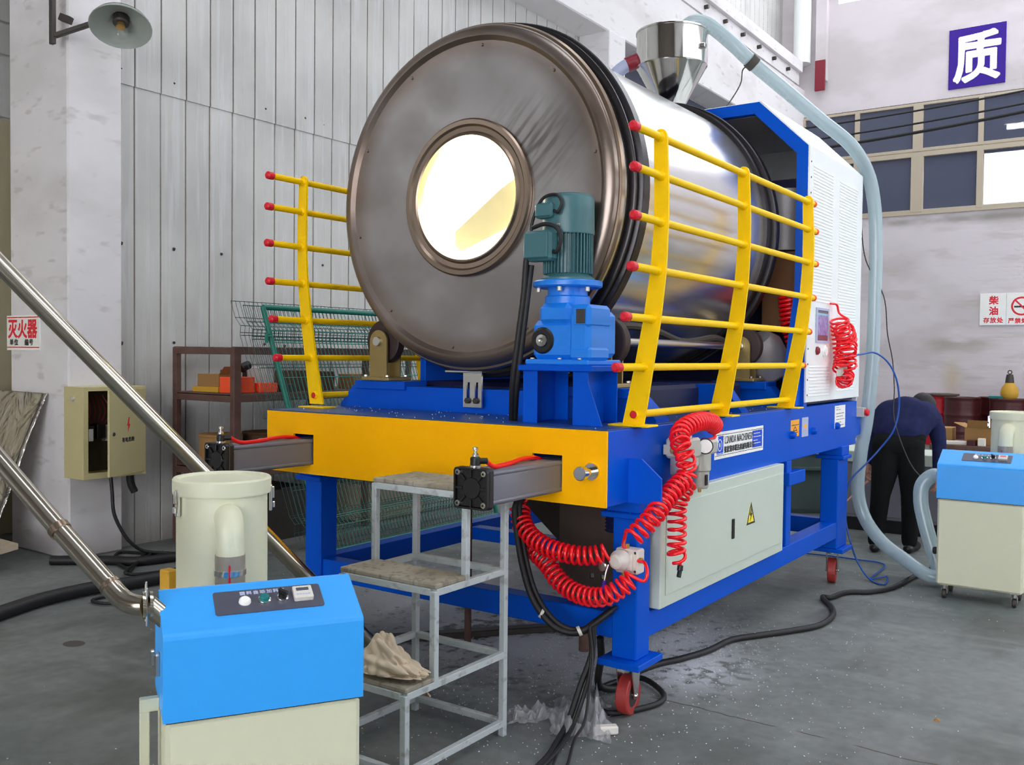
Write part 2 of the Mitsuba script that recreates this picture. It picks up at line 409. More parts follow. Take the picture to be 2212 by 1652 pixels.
GLYPHS = json.loads('''{"质":[[[-48,-43,-49,-39,-45,-33,-43,-26,-39,-11,-39,40,-38,41,-37,42,-18,43,-17,43,11,45,11,46,25,47,31,49,36,48,42,43,43,40,42,37,30,35,17,33,15,32,15,29,46,28,49,27,49,17,47,15,14,15,13,12,39,12,41,10,41,-28,40,-30,33,-30,33,-31,46,-37,48,-39,48,-42,41,-48,38,-48,33,-45,20,-38,7,-33,2,-38,-7,-43,-22,-49,-24,-49,-31,-42,-31,-38,-29,-37,-22,-35,-11,-31,-11,-30,-6,-28,-1,-23,1,-19,2,-14,2,-2,-9,-2,-9,-27,-11,-29,-21,-30,-22,-29,-23,-28,-23,10,-21,12,-1,12,-1,15,-25,15,-26,-11,-28,-26,-32,-38,-34,-43,-38,-48,-41,-48,-43,-45],[14,-23,17,-23,25,-27,27,-27,27,-2,16,-2,16,-17],[-21,30,-25,30,-25,29,0,28,1,31,-3,32,-4,31]]],"柴":[[[-50,-39,-48,-34,-32,-28,-22,-20,-47,-17,-45,-4,-48,-2,-48,9,-42,12,-42,41,-30,41,-29,38,-27,37,-25,50,-14,50,-12,36,1,36,2,48,14,50,16,34,34,42,39,42,45,36,44,30,16,21,16,13,33,13,38,25,47,22,48,11,45,3,41,0,6,0,7,-5,45,-5,47,-6,47,-17,22,-20,27,-25,43,-33,47,-33,50,-36,48,-41,42,-47,19,-36,8,-27,6,-27,6,-48,5,-50,-8,-48,-9,-28,-23,-39,-39,-47,-44,-47],[-13,17,1,17,1,23,-12,23],[-41,-3,-40,-5,-9,-5,-8,1,-19,2]]],"油":[[[-44,-42,-44,-38,-36,-28,-30,-13,-25,-8,-18,-12,-16,-12,-16,24,-22,25,-42,38,-42,42,-38,46,-37,48,-33,48,-17,41,-13,36,-13,28,8,28,9,48,20,50,22,48,22,28,45,28,47,27,47,-48,34,-48,32,-44,0,-44,-3,-50,-12,-50,-16,-47,-17,-22,-33,-48,-39,-47],[22,-29,33,-29,32,-14,22,-15],[22,1,33,0,32,14,22,14],[-2,-29,9,-29,9,-14,-1,-15],[-2,1,9,0,9,14,-1,14]],[[-47,9,-45,17,-42,20,-38,20,-20,11,-19,3,-22,-2,-27,-3]]],"存":[[[-49,-12,-49,-8,-37,2,-24,21,-25,23,-45,23,-46,36,-43,37,-17,38,-15,47,-12,50,-7,50,1,45,0,38,46,37,48,36,46,23,-8,23,-10,20,-9,17,32,17,37,19,43,12,41,6,28,-3,24,-8,49,-9,49,-20,48,-22,23,-22,23,-44,21,-47,15,-50,-4,-50,-7,-44,-7,-38,-4,-36,8,-37,8,-22,-18,-22,-20,-48,-32,-50,-34,-48,-34,-16,-43,-20],[-20,-8,8,-9,9,-2,13,0,15,4,-9,5,-10,13,-13,14,-19,2]]],"放":[[[-50,-44,-50,-39,-44,-32,-38,-15,-38,19,-48,22,-48,33,-30,33,-30,38,-33,44,-31,48,-20,50,-14,33,2,33,3,30,6,35,8,48,16,50,22,47,19,30,48,30,50,28,48,17,41,17,37,-3,30,-20,38,-31,50,-38,50,-42,44,-50,34,-47,21,-34,0,-50,-5,-50,-7,-45,-11,-48,-28,-48,-32,-41,-41,-50,-44,-50],[17,17,19,2,23,-1,27,17],[-3,-8,-5,-33,-3,-34,12,-21,7,-2,5,-2,2,-8],[-23,14,-2,13,0,20,-23,20],[-23,-12,-29,-36,-20,-36,-17,-34,-16,-3,-18,0,-23,-1]]],"处":[[[-50,-42,-48,-38,-38,-33,-27,-21,-28,-12,-32,-6,-38,-11,-41,-11,-48,-5,-34,27,-31,48,-27,50,-17,47,-18,33,-3,34,5,30,0,3,-8,-19,-1,-26,7,-30,8,47,11,50,20,50,22,48,22,26,33,16,33,13,47,-3,45,-9,41,-12,34,-12,26,1,22,3,22,-32,48,-33,50,-37,47,-41,47,-45,45,-47,8,-45,-8,-39,-16,-32,-38,-50,-42,-50],[-22,20,-23,9,-20,-1,-18,-2,-14,4,-11,19]]],"严":[[[-48,-41,-48,-36,-41,-19,-41,12,-30,15,-38,34,-41,34,-41,47,44,47,45,45,45,36,41,34,41,30,36,24,33,15,47,14,48,12,47,2,-26,1,-28,-27,-36,-45,-42,-47],[19,24,22,24,25,34,19,34],[-2,15,5,15,4,34,-2,34],[-22,33,-19,24,-16,23,-16,34]]],"禁":[[[-49,9,-35,24,-36,27,-45,27,-45,39,-29,39,-27,50,-16,50,-14,39,14,39,16,50,27,50,29,39,46,37,46,28,36,27,35,24,47,14,49,14,49,8,45,3,37,4,37,-8,-34,-8,-34,4,-41,2],[30,11,29,5,35,5,35,7],[7,6,14,5,15,10,12,11],[-5,25,-2,20,2,20,7,26,-4,27],[-13,14,-15,13,-15,5,-4,5,-6,9],[-34,6,-29,5,-29,9,-31,9]],[[-46,-44,-46,-38,-30,-27,-31,-23,-46,-22,-45,-11,46,-11,48,-13,46,-23,30,-24,46,-39,46,-44,40,-48,35,-48,25,-38,15,-31,14,-23,9,-24,9,-42,4,-48,-18,-50,-22,-37,-35,-48,-40,-48],[-21,-36,-20,-37,-6,-37,-6,-24,-14,-24,-15,-30]]],"烟":[[[-47,-44,-45,-36,-38,-26,-33,-8,-33,0,-36,0,-38,-5,-47,-2,-44,27,-41,30,-33,29,-33,47,-30,50,-22,50,-19,47,-18,31,-11,32,-9,45,47,45,47,-48,34,-48,33,-44,4,-44,2,-50,-9,-50,-11,-39,-16,-39,-23,-28,-38,-50,-41,-50],[23,18,34,18,34,33,26,33,24,31],[26,5,31,-10,34,-11,34,4],[11,-30,12,-31,26,-31,23,-19,18,-17],[3,18,12,18,12,30,10,33,3,32],[3,-13,6,-14,8,-10,11,-1,10,5,3,4],[-20,-3,-17,-14,-11,-17,-12,5,-19,1]]],"火":[[[-48,-41,-45,-36,-29,-28,-16,-14,-11,-2,-8,13,-8,47,6,48,8,45,6,4,9,-6,24,-25,48,-36,47,-44,42,-48,39,-48,19,-39,-1,-17,-3,-18,-8,-28,-17,-37,-36,-48,-42,-48]],[[17,2,20,4,27,20,33,30,44,25,44,19,28,-8,19,-6]],[[-45,-3,-45,0,-41,4,-34,16,-33,27,-30,30,-19,27,-20,14,-31,-8,-39,-8]]],"灭":[[[-50,-40,-48,-35,-29,-27,-16,-14,-9,2,-8,26,-6,27,-7,34,-44,34,-45,35,-44,48,44,48,45,46,44,34,9,34,6,25,8,9,12,-2,19,4,27,24,37,23,41,20,27,-9,22,-10,16,-9,16,-11,30,-27,50,-35,45,-46,33,-45,19,-37,9,-27,1,-13,-5,-24,-22,-40,-39,-48,-44,-48]],[[-41,-1,-33,9,-28,24,-19,23,-16,20,-19,7,-25,-5,-30,-10,-39,-9]]],"器":[[[-50,-18,-47,-12,-43,-12,-33,-6,-34,-4,-48,-2,-47,9,-17,9,-14,11,-15,13,-39,13,-41,15,-41,46,-39,48,-5,48,-3,46,-2,20,2,20,2,46,3,48,39,48,41,46,41,15,33,13,33,9,47,9,48,-2,31,-5,35,-9,50,-13,50,-18,46,-21,45,-24,41,-25,41,-46,30,-48,27,-45,17,-45,14,-48,3,-48,3,-10,11,-9,7,-4,-8,-4,-14,-8,-13,-10,-3,-12,-3,-46,-5,-48,-14,-48,-17,-45,-26,-45,-28,-48,-39,-48,-41,-46,-41,-26,-44,-26],[16,-31,26,-32,26,-23,16,-23],[16,27,26,26,26,35,16,35],[3,12,2,9,9,9,7,13],[-27,-31,-18,-32,-17,-23,-26,-23],[-27,27,-18,26,-17,35,-26,35]]],"有":[[[-48,-11,-48,-5,-45,-4,-31,10,-24,22,-45,23,-46,36,-19,36,-15,40,-12,50,1,47,0,36,48,36,46,23,-8,23,-10,19,-9,17,35,17,37,16,37,-39,30,-48,12,-50,7,-45,5,-38,22,-36,22,-30,-12,-30,-13,-48,-24,-50,-27,-47,-27,-10,-32,-10,-38,-17,-41,-17],[-13,-16,22,-17,23,-13,-12,-13],[-12,5,-12,0,23,1,22,5]]],"电":[[[-45,34,-44,35,-13,35,-11,49,2,48,2,35,33,35,34,34,34,-17,45,-24,44,-37,39,-46,33,-49,-6,-48,-12,-40,-13,-23,-30,-23,-33,-29,-44,-29,-45,-27],[2,-34,27,-35,30,-33,31,-23,2,-23],[3,-1,2,-9,20,-8,20,-1],[3,21,2,12,20,12,20,21],[-15,12,-13,14,-13,21,-31,20,-31,12],[-12,-2,-30,-1,-31,-8,-13,-9]]],"危":[[[-18,8,-16,9,34,9,35,2,34,1,32,-22,24,-28,7,-28,4,-22,4,-16,19,-15,19,-3,-4,-4,-4,-35,33,-36,35,-34,37,-22,40,-20,49,-25,49,-36,46,-44,40,-48,-10,-48,-13,-47,-18,-39]],[[-49,-44,-49,-41,-40,-27,-35,-7,-35,6,-41,5,-49,14,-34,27,-20,50,-7,48,-6,42,18,42,23,37,19,25,48,25,46,13,-22,12,-23,-17,-29,-37,-38,-50,-43,-50],[-14,30,-16,25,0,25,2,29]]],"险":[[[-48,-47,-48,44,-47,45,-17,45,-14,42,-14,36,-20,20,-17,19,0,35,8,50,19,48,21,39,36,24,48,16,45,8,41,4,42,-3,30,-29,31,-33,45,-33,45,-44,44,-45,-19,-45,-20,-42,-19,-33,15,-33,17,-29,16,-27,9,-27,8,-10,5,-2,8,6,-9,7,-15,4,-16,1,-5,3,-2,0,5,-20,5,-27,0,-30,-6,-30,-11,-10,-13,-9,-19,-23,-34,-26,-34,-48,-47,-50],[17,6,21,-16,25,-12,28,2,31,5,39,4,33,9,31,6],[5,20,6,19,20,20,13,30],[-34,-11,-29,-12,-27,-8,-28,-1,-33,6],[-34,26,-31,25,-30,33,-34,32]]],"塑":[[[-47,-48,-48,-35,-8,-34,-9,-29,-37,-29,-38,-20,-45,-13,-45,-7,-36,-2,-44,-1,-44,22,-48,24,-48,34,-37,36,-41,40,-39,46,-30,48,-21,35,-17,37,-12,48,-2,46,-2,35,4,35,6,45,44,45,44,-12,38,-16,37,-29,9,-29,6,-34,48,-35,47,-48],[8,-15,9,-16,21,-16,20,-4,31,-4,31,0,16,1],[18,32,18,29,31,30,30,32],[31,15,18,16,17,14,30,13],[-30,-15,-29,-16,-8,-16,-3,-5,-8,-4,-10,-1,-17,-1,-20,-7],[-14,13,-9,12,-10,23,-14,22],[-31,21,-31,13,-29,12,-28,22]]],"料":[[[-50,-28,-36,1,-37,3,-48,3,-48,14,-42,17,-44,27,-47,33,-45,42,-38,44,-34,39,-33,47,-30,50,-22,50,-19,48,-18,36,-16,37,-14,44,-5,42,-2,36,3,42,8,42,22,31,23,48,36,50,37,47,38,-5,48,-6,50,-13,48,-19,38,-21,36,-50,23,-48,23,-23,-6,-28,-8,-25,-14,-25,-16,-21,-18,-20,-19,-48,-20,-50,-33,-48,-33,-27,-36,-27,-38,-33,-42,-37,-47,-34],[-15,3,-4,-14,23,-9,23,20,14,19,6,28,-4,34,-9,16,2,17,17,8,20,2,16,-6,11,-6,7,-2,-2,3]]],"自":[[[-38,33,-37,36,-12,36,-7,50,1,50,7,47,4,40,5,36,37,36,38,33,38,-47,35,-50,26,-50,23,-45,-23,-45,-24,-50,-37,-50,-38,-47],[-24,15,23,14,24,21,-23,22],[-23,-22,-23,-31,24,-30,23,-22],[-23,0,-24,-7,-22,-9,22,-9,24,-7,23,0]]],"动":[[[-48,7,-46,18,-3,18,-1,25,-2,29,-43,29,-43,41,1,41,1,28,12,27,13,48,24,49,27,46,26,28,48,27,48,-15,46,-16,45,-38,41,-45,37,-48,16,-48,15,-42,12,-41,4,-49,1,-49,-7,-41,-5,-36,-10,-29,-33,-34,-37,-37,-43,-37,-46,-26,-40,-17,-35,3,-36,5],[16,-32,20,-35,29,-35,32,-31,34,13,26,13,23,-15],[-26,-16,-19,-18,-14,-16,-18,-1,-7,2,-1,-9,2,-22,5,-22,10,-8,11,13,4,13,2,5,-19,5]]],"加":[[[8,-48,8,37,9,38,45,38,47,37,47,-46,34,-46,34,-40,21,-40,19,-48],[20,-25,34,-25,34,24,20,23]],[[-47,-43,-47,-38,-38,-25,-31,3,-31,17,-44,18,-45,29,-42,32,-31,32,-30,49,-17,49,-17,32,3,32,5,30,3,-35,0,-43,-8,-48,-22,-48,-27,-38,-31,-40,-36,-49,-41,-49],[-27,-33,-11,-33,-9,18,-17,17,-19,-7,-23,-27]]],"机":[[[-51,-23,-51,-19,-42,-6,-35,10,-36,14,-46,14,-49,17,-49,27,-32,29,-32,48,-30,50,-20,50,-17,28,-4,28,-2,44,35,44,35,-33,38,-33,38,-17,43,-16,51,-22,49,-42,46,-47,29,-48,23,-44,22,30,10,29,7,-22,-1,-41,-9,-50,-12,-50,-17,-45,-21,-50,-32,-48,-33,-17,-35,-18,-38,-27,-43,-31],[-16,8,-7,-3,-4,-3,-4,14,-17,14],[-18,-35,-16,-36,-14,-34,-7,-21,-7,-17,-13,-17,-17,-14]]],"张":[[[-47,-40,-45,-35,-30,-35,-28,-26,-29,-13,-47,-13,-45,21,-42,24,-28,25,-29,33,-45,34,-47,35,-47,46,-14,46,-13,12,-8,13,-8,48,-5,49,6,48,7,21,19,29,30,46,42,43,36,29,22,13,45,10,45,-2,25,-3,33,-24,44,-35,47,-35,47,-40,41,-48,33,-45,23,-33,20,-38,-1,-46,-3,-49,-8,-49,-10,-44,-13,-41,-12,-38,-8,-34,-9,-2,-14,-3,-16,-37,-22,-46,-44,-48],[6,-28,9,-29,18,-24,10,-2,6,-3],[-33,0,-19,-1,-19,10,-32,10]]],"家":[[[-48,-37,-47,-33,-30,-28,-11,-17,-13,-16,-24,-22,-27,-22,-36,-27,-42,-27,-47,-20,-47,-16,-35,-12,-34,-10,-30,-11,-23,-6,-26,-5,-34,-10,-42,-9,-47,-3,-47,2,-33,5,-25,10,-33,11,-35,14,-47,16,-47,39,-45,41,-13,41,-11,48,2,50,5,41,42,41,44,39,44,16,31,14,36,8,36,2,27,-3,23,-9,28,-20,38,-29,48,-36,42,-45,36,-45,27,-39,14,-23,8,-44,-2,-50,-17,-50,-21,-38,-30,-42,-44,-45],[-33,25,29,23,30,27,-32,28],[0,8,5,0,10,0,20,10,2,11],[-14,-36,-7,-37,-2,-29,-13,-33]]],"港":[[[-51,10,-49,16,-45,21,-31,15,-28,15,-26,18,-10,19,-11,24,-26,24,-37,33,-43,35,-45,43,-40,48,-35,48,-26,43,-19,37,-11,37,-9,49,2,49,4,37,17,37,18,49,30,49,31,37,46,35,46,24,33,24,31,19,49,16,48,5,35,5,35,1,51,-12,51,-15,43,-23,40,-23,35,-17,32,-17,32,-25,43,-29,43,-38,40,-46,35,-49,-4,-49,-7,-48,-12,-41,-13,-19,-18,-23,-24,-23,-24,-27,-37,-49,-43,-48,-48,-43,-48,-40,-30,-5,-22,-7,-14,1,-13,5,-22,5,-30,-2],[2,-36,28,-37,30,-34,30,-30,3,-29],[2,-15,19,-16,20,-13,3,-12],[5,5,3,1,20,2,17,5],[4,19,17,18,18,22,16,24,5,24]]],"市":[[[-48,22,-47,34,-8,35,-12,45,-11,48,-6,50,2,50,9,34,47,34,48,33,47,20,6,19,7,14,37,14,39,12,39,-31,30,-37,13,-37,9,-29,7,-28,6,-48,-6,-50,-8,-48,-8,-1,-24,0,-25,-37,-37,-37,-39,-34,-39,11,-36,14,-9,14,-8,19],[6,-26,9,-26,11,-23,25,-23,25,0,6,0]]],"联":[[[-49,-21,-45,-20,-45,33,-49,34,-48,46,-7,46,-5,45,5,49,13,40,18,30,29,49,41,45,41,41,34,30,45,27,45,18,43,16,25,16,23,5,48,2,48,-9,26,-10,26,-14,32,-25,49,-38,45,-48,40,-49,34,-46,17,-27,13,-34,-2,-49,-10,-48,-21,-49,-23,-31,-46,-35,-49,-32],[-7,16,-10,17,-10,4,10,4,10,16],[-10,-14,-2,-15,-2,-22,0,-24,-2,-27,0,-27,7,-16,7,-9,-9,-9],[-10,30,1,29,2,31,-5,38,-5,34,-8,33],[-8,-27,-10,-34,-8,-35,-2,-28],[-30,-17,-23,-18,-23,-9,-30,-9],[-30,5,-23,4,-23,11,-30,11],[-30,25,-23,25,-23,33,-30,33]]],"达":[[[-50,-40,-48,-35,-34,-23,-34,-3,-47,-2,-48,10,-23,12,-20,9,-20,-19,-18,-20,-5,-8,3,11,2,15,-19,15,-21,21,-27,18,-33,18,-38,30,-45,38,-42,45,-33,46,-21,29,4,29,5,46,8,49,17,49,19,29,47,29,45,15,17,14,47,-21,47,-26,39,-33,47,-32,50,-35,47,-46,-3,-48,-16,-45,-27,-36,-31,-37,-39,-49,-42,-49],[-8,-32,9,-35,36,-33,29,-21,13,-5,11,-6,5,-20,-4,-26]]],"械":[[[-50,-22,-38,7,-38,15,-47,16,-47,27,-36,29,-34,50,-22,48,-21,28,13,30,16,50,27,50,29,47,36,47,45,36,45,30,48,28,48,19,44,16,47,14,47,6,38,-19,47,-23,50,-30,47,-44,42,-48,33,-48,24,-39,14,-48,9,-48,3,-42,5,-39,3,-37,2,-17,0,-18,-2,-31,-11,-45,-16,-45,-18,-42,-21,-42,-23,-50,-34,-50,-36,-27,-38,-27,-44,-31],[36,-28,37,-27,37,-22,34,-23],[29,17,30,2,32,2,36,17],[30,34,28,31,30,30,31,33],[16,-26,18,-26,20,-23,18,-11,16,-12],[-22,-35,-20,-36,-17,-34,-11,-16,-11,-11,-16,-11,-18,-8,-22,-9],[-19,16,-19,10,-11,3,-11,17]]],"限":[[[-47,48,-12,46,-11,48,37,48,39,45,39,-1,44,-5,44,-10,37,-16,30,-20,30,-23,35,-29,47,-35,47,-38,41,-46,34,-46,20,-34,17,-40,-11,-48,-16,-40,-13,-33,-14,-18,-20,-23,-34,-23,-34,-46,-36,-48,-47,-46],[21,-2,20,-8,23,-9,30,-3],[2,11,24,10,25,16,2,16],[2,30,24,29,25,34,2,35],[2,-28,7,-29,14,-26,8,-8,4,-2,2,-3],[-19,16,-15,9,-13,9,-13,30,-17,27],[-33,12,-34,11,-34,-9,-26,-10,-25,0,-28,8],[-34,22,-32,21,-30,25,-29,35,-34,34]]],"公":[[[5,38,5,43,9,46,18,48,26,33,37,21,37,18,45,10,48,10,49,5,41,-2,37,-2,20,16]],[[-40,-35,-40,-27,-37,-27,-29,-19,-13,4,-9,16,-2,20,1,16,5,16,7,10,-16,-25,14,-24,15,-20,10,-16,7,-9,10,-5,20,-4,43,-35,45,-43,37,-48,32,-48,25,-37,-37,-41]],[[-49,4,-49,7,-31,26,-21,46,-12,46,-7,43,-15,24,-24,10,-32,3,-32,1,-37,-2,-41,-2]]],"司":[[[-43,32,-41,46,40,46,43,45,43,-38,38,-45,15,-46,10,-37,12,-32,29,-31,29,32]],[[-43,26,-41,27,23,27,24,16,23,15,-41,15]],[[-37,9,-35,10,15,10,16,9,16,-27,15,-29,-22,-29,-24,-37,-35,-37,-37,-35],[1,-16,4,-5,2,-2,-23,-3,-22,-16]]],"单":[[[-48,-28,-47,-19,-8,-18,-9,-14,-37,-14,-39,-11,-39,30,-37,33,-24,33,-30,42,-28,47,-19,50,-5,33,9,33,20,50,31,47,31,41,27,34,39,31,39,-12,37,-14,7,-14,6,-16,9,-19,47,-19,48,-20,47,-31,7,-31,6,-48,-6,-50,-8,-31,-47,-31],[6,0,24,-2,25,2,7,3],[6,17,24,16,25,19,7,20],[-25,17,-9,16,-8,19,-24,20],[-8,2,-24,3,-25,-1,-9,-2]]],"位":[[[-48,2,-48,9,-35,25,-22,50,-11,45,-15,31,7,31,8,35,5,41,5,48,16,50,22,31,44,31,44,19,38,16,39,13,30,-30,47,-31,48,-44,47,-45,-19,-45,-21,-44,-22,-50,-34,-50,-34,-1,-37,0,-41,-5,-44,-5],[3,14,6,6,11,-30,15,-31,20,-13,24,16,4,17],[-19,28,-22,21,-22,-32,-4,-31,-3,-21,-9,8,-9,16,-16,19,-16,28]]],"编":[[[-48,11,-41,21,-33,38,-31,47,-28,50,-17,47,-19,36,-28,20,-27,17,-25,18,-22,26,-19,30,-11,27,-9,39,11,39,9,48,14,50,22,50,27,39,45,39,47,37,47,11,45,9,4,9,3,7,47,6,48,3,47,-45,44,-48,34,-50,32,-47,23,-45,20,-47,10,-45,5,-50,0,-50,-3,-48,-4,-41,-9,-48,-12,-48,-20,-42,-20,-34,-44,-44,-47,-39,-45,-30,-19,-20,-19,-18,-13,-19,-13,-17,-18,-16,-19,-18,-44,-22,-47,-11,-41,-7,-36,1,-45,2],[3,23,32,22,33,26,4,27],[-14,14,-23,-5,-11,-3,-11,14]]],"号":[[[-47,-2,-45,11,45,11,47,9,45,-2,-12,-2,-14,-5,-13,-8,33,-8,34,-9,33,-28,30,-37,20,-47,-5,-47,-9,-37,-8,-34,14,-34,17,-30,18,-20,-33,-20,-28,-2]],[[-34,14,-34,47,34,47,34,14],[-20,28,19,27,20,33,-19,34]]]}''')


def hanzi(text, size, gap=1.04, squeeze=1.0, vertical=False):
    """Chinese characters as one shapely geometry list, left aligned at 0, centred in height"""
    out = []
    for i, c in enumerate(text):
        ox, oy = (0.5 * size * squeeze + i * size * gap * squeeze, 0) if not vertical else (0, -i * size * gap)
        for rings in GLYPHS[c]:
            rr = [[(ox + x * size / 100 * squeeze, oy + y * size / 100) for x, y in zip(q[::2], q[1::2])] for q in rings]
            out.append(Polygon(rr[0], rr[1:]).buffer(0))
    return out


def glyph_mesh(polys, o, ex, ey, depth=0.0015):
    ms = []
    for p in polys:
        for g in getattr(p, 'geoms', [p]):
            if g.area > 0: ms.append(extr(g, o, ex, ey, depth))
    return cat(*ms)


def place_text(text, height, o, ex, ey, squeeze=1.0, depth=0.0015, bold=False):
    m = meshkit.text_mesh(text, height, depth, bold); m.vertices[:, 0] *= squeeze
    M = np.eye(4); ex, ey = R3(ex, float), R3(ey, float)
    M[:3, 0], M[:3, 1], M[:3, 2], M[:3, 3] = ex, ey, np.cross(ex, ey), o
    m.apply_transform(M); return m


# ---------------------------------------------------------------- naming helpers
used = set()


def fresh(name):
    if name not in used:
        used.add(name); return name
    i = 1
    while f'{name}_{i:03d}' in used: i += 1
    used.add(f'{name}_{i:03d}'); return f'{name}_{i:03d}'


def obj(name, mesh, m, parent=None, smooth=30, label=None, **more):
    key = fresh(f'{parent}__{name}' if parent else name)
    scene[key] = ply(mesh, m, smooth, **more)
    if label: labels[key] = {'label': label}
    return key


def thing(name, label, category, group=None):
    key = fresh(name); labels[key] = {'label': label, 'category': category}
    if group: labels[key]['group'] = group
    return key


def parts(name, meshes, m, parent=None, smooth=30, label=None):
    return [obj(name, q, m, parent, smooth, label) for q in meshes]


def single(name, mesh, m, label, category, group=None, smooth=30, **more):
    key = obj(name, mesh, m, None, smooth, **more)
    labels[key] = {'label': label, 'category': category}
    if group: labels[key]['group'] = group
    return key


def struct(name, mesh, m, label=None, smooth=False, **more):
    key = obj(name, mesh, m, None, smooth, **more)
    labels[key] = {'kind': 'structure', **({'label': label} if label else {})}
    return key

# ================================================================ THE HALL
struct('floor', bx(-7.5, 9, -13, 17, -0.2, 0, 0), 'floor_mat', 'worn grey concrete floor with a rusty crack')
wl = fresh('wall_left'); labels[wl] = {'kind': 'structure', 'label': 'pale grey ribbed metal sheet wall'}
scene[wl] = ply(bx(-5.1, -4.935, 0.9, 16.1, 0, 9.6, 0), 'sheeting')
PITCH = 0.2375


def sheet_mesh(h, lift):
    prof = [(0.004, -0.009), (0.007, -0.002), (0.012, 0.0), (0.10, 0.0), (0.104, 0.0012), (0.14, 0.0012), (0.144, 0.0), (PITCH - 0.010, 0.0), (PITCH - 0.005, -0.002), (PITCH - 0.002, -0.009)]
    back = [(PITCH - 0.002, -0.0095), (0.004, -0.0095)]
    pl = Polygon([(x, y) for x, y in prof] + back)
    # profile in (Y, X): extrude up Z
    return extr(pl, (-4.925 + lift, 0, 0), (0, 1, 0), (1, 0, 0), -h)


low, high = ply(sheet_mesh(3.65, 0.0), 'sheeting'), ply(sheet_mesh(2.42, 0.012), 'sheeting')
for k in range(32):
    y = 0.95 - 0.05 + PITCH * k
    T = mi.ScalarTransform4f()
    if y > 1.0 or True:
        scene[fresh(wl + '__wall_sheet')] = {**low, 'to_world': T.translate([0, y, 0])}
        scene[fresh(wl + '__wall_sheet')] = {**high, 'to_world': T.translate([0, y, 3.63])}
screws = []
rng = random.Random(4)
for k in range(10):
    for z in (1.62, 2.4, 3.75):
        if rng.random() < 0.6:
            screws.append(cyl((-4.925, 1.02 + PITCH * k, z + rng.uniform(-.03, .03)), (-4.913, 1.02 + PITCH * k, z), 0.011, 8))
obj('screw_heads', cat(*screws), 'dark_metal', wl); labels[wl + '__screw_heads'] = {'kind': 'stuff', 'label': 'dark screw heads in the wall sheets'}
# columns, crane beam, rail
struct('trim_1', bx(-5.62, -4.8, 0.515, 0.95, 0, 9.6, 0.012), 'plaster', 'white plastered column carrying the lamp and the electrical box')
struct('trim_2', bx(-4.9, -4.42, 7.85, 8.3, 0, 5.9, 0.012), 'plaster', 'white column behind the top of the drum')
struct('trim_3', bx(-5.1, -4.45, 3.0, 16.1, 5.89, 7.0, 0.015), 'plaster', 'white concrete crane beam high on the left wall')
tr = struct('trim_4', cat(bx(-4.9, -4.43, 3.0, 15.6, 7.0, 7.24, .004), bx(-4.86, -4.36, 3.0, 15.6, 7.24, 7.45, .006)), 'plaster', 'white crane rail girder along the beam')
for k in range(9):
    y = 8.6 + 0.78 * k
    obj('rail_bolt', cyl((-4.43, y, 7.13), (-4.36, y, 7.13), 0.035, 8), 'dark_metal', tr)
struct('window_1', bx(-4.93, -4.9, 8.4, 15.7, 3.9, 5.86, .004), 'slate', 'dark glazing band under the crane beam')
wn = struct('wall_back_pipe', cat(cyl((-4.3, 15.9, 7.0), (-4.3, 15.9, 9.6), 0.1, 16)), 'white_paint', 'white pipe at the corner') if False else None
struct('trim_5', cat(bx(-4.2, -3.98, 15.86, 16, 7.1, 9.6, .005)), 'stained_plaster', 'narrow plastered strip at the corner of the back wall')
struct('trim_6', bx(-4.19, -3.99, 15.82, 15.87, 6.9, 7.5, .005), 'maroon', 'maroon painted end of the strip at the corner')
struct('trim_7', cyl((-4.45, 15.8, 7.47), (-4.45, 15.8, 9.6), 0.17, 16), 'white_paint', 'white pipe rising at the far corner', smooth=40)
# left bay beyond the column
wb = struct('wall_left_bay', bx(-6.0, -5.86, -13, 0.6, 0, 9.6, 0), 'wall_dark', 'grey wall bay left of the column') if False else None
w2 = fresh('wall_side'); labels[w2] = {'kind': 'structure', 'label': 'grey panelled wall bay left of the column'}
scene[w2] = ply(bx(-6.4, -6.2, -13, 1.6, 0, 9.6, 0), 'sheeting')
for k, (z0, z1) in enumerate(((0, 3.46), (3.48, 3.98), (4.0, 4.25), (4.27, 6.0), (6.02, 9.6))):
    for j in range(3):
        obj('wall_panel', bx(-6.2, -6.17 + (0.02 if k == 0 else 0), 1.3 - 1.2 * (j + 1), 1.3 - 1.2 * j - .015, z0, z1, .006), 'bay_panel' if k == 0 else 'sheeting', w2)
# back wall with the window band cut out
WX0, WX1, WZ0, WZ1 = -4.45, 2.3, 4.3, 6.42
struct('wall_back', cat(bx(-5.1, 9, 16, 16.25, 0, WZ0, 0), bx(-5.1, 9, 16, 16.25, WZ1, 8.6, 0), bx(-5.1, WX0, 16, 16.25, WZ0, WZ1, 0), bx(WX1, 9, 16, 16.25, WZ0, WZ1, 0)), 'stained_plaster', 'stained whitewashed brick wall with a window band')
struct('trim_8', bx(WX0, WX1, 15.99, 16.25, WZ1 - .005, WZ1 + .02, 0), 'reveal_grey', 'grey window head')
struct('ceiling', bx(-6.5, 9, -13, 17, 10.5, 10.6, 0), 'ceiling_mat', 'grey hall roof')
struct('wall_front', cat(bx(-7, -1, -13.2, -13, 0, 10.5, 0), bx(-1, 8.6, -13.2, -13, 6.0, 10.5, 0), bx(8.6, 9, -13.2, -13, 0, 10.5, 0)), 'wall_dark', 'dim front wall behind the camera')
struct('wall_right', cat(bx(8.8, 9, -13, 17, 0, 1.0, 0), bx(8.8, 9, -13, 17, 3.6, 5.2, 0), bx(8.8, 9, -13, 17, 7.6, 10.5, 0)), 'plaster', 'white right wall with two window bands')


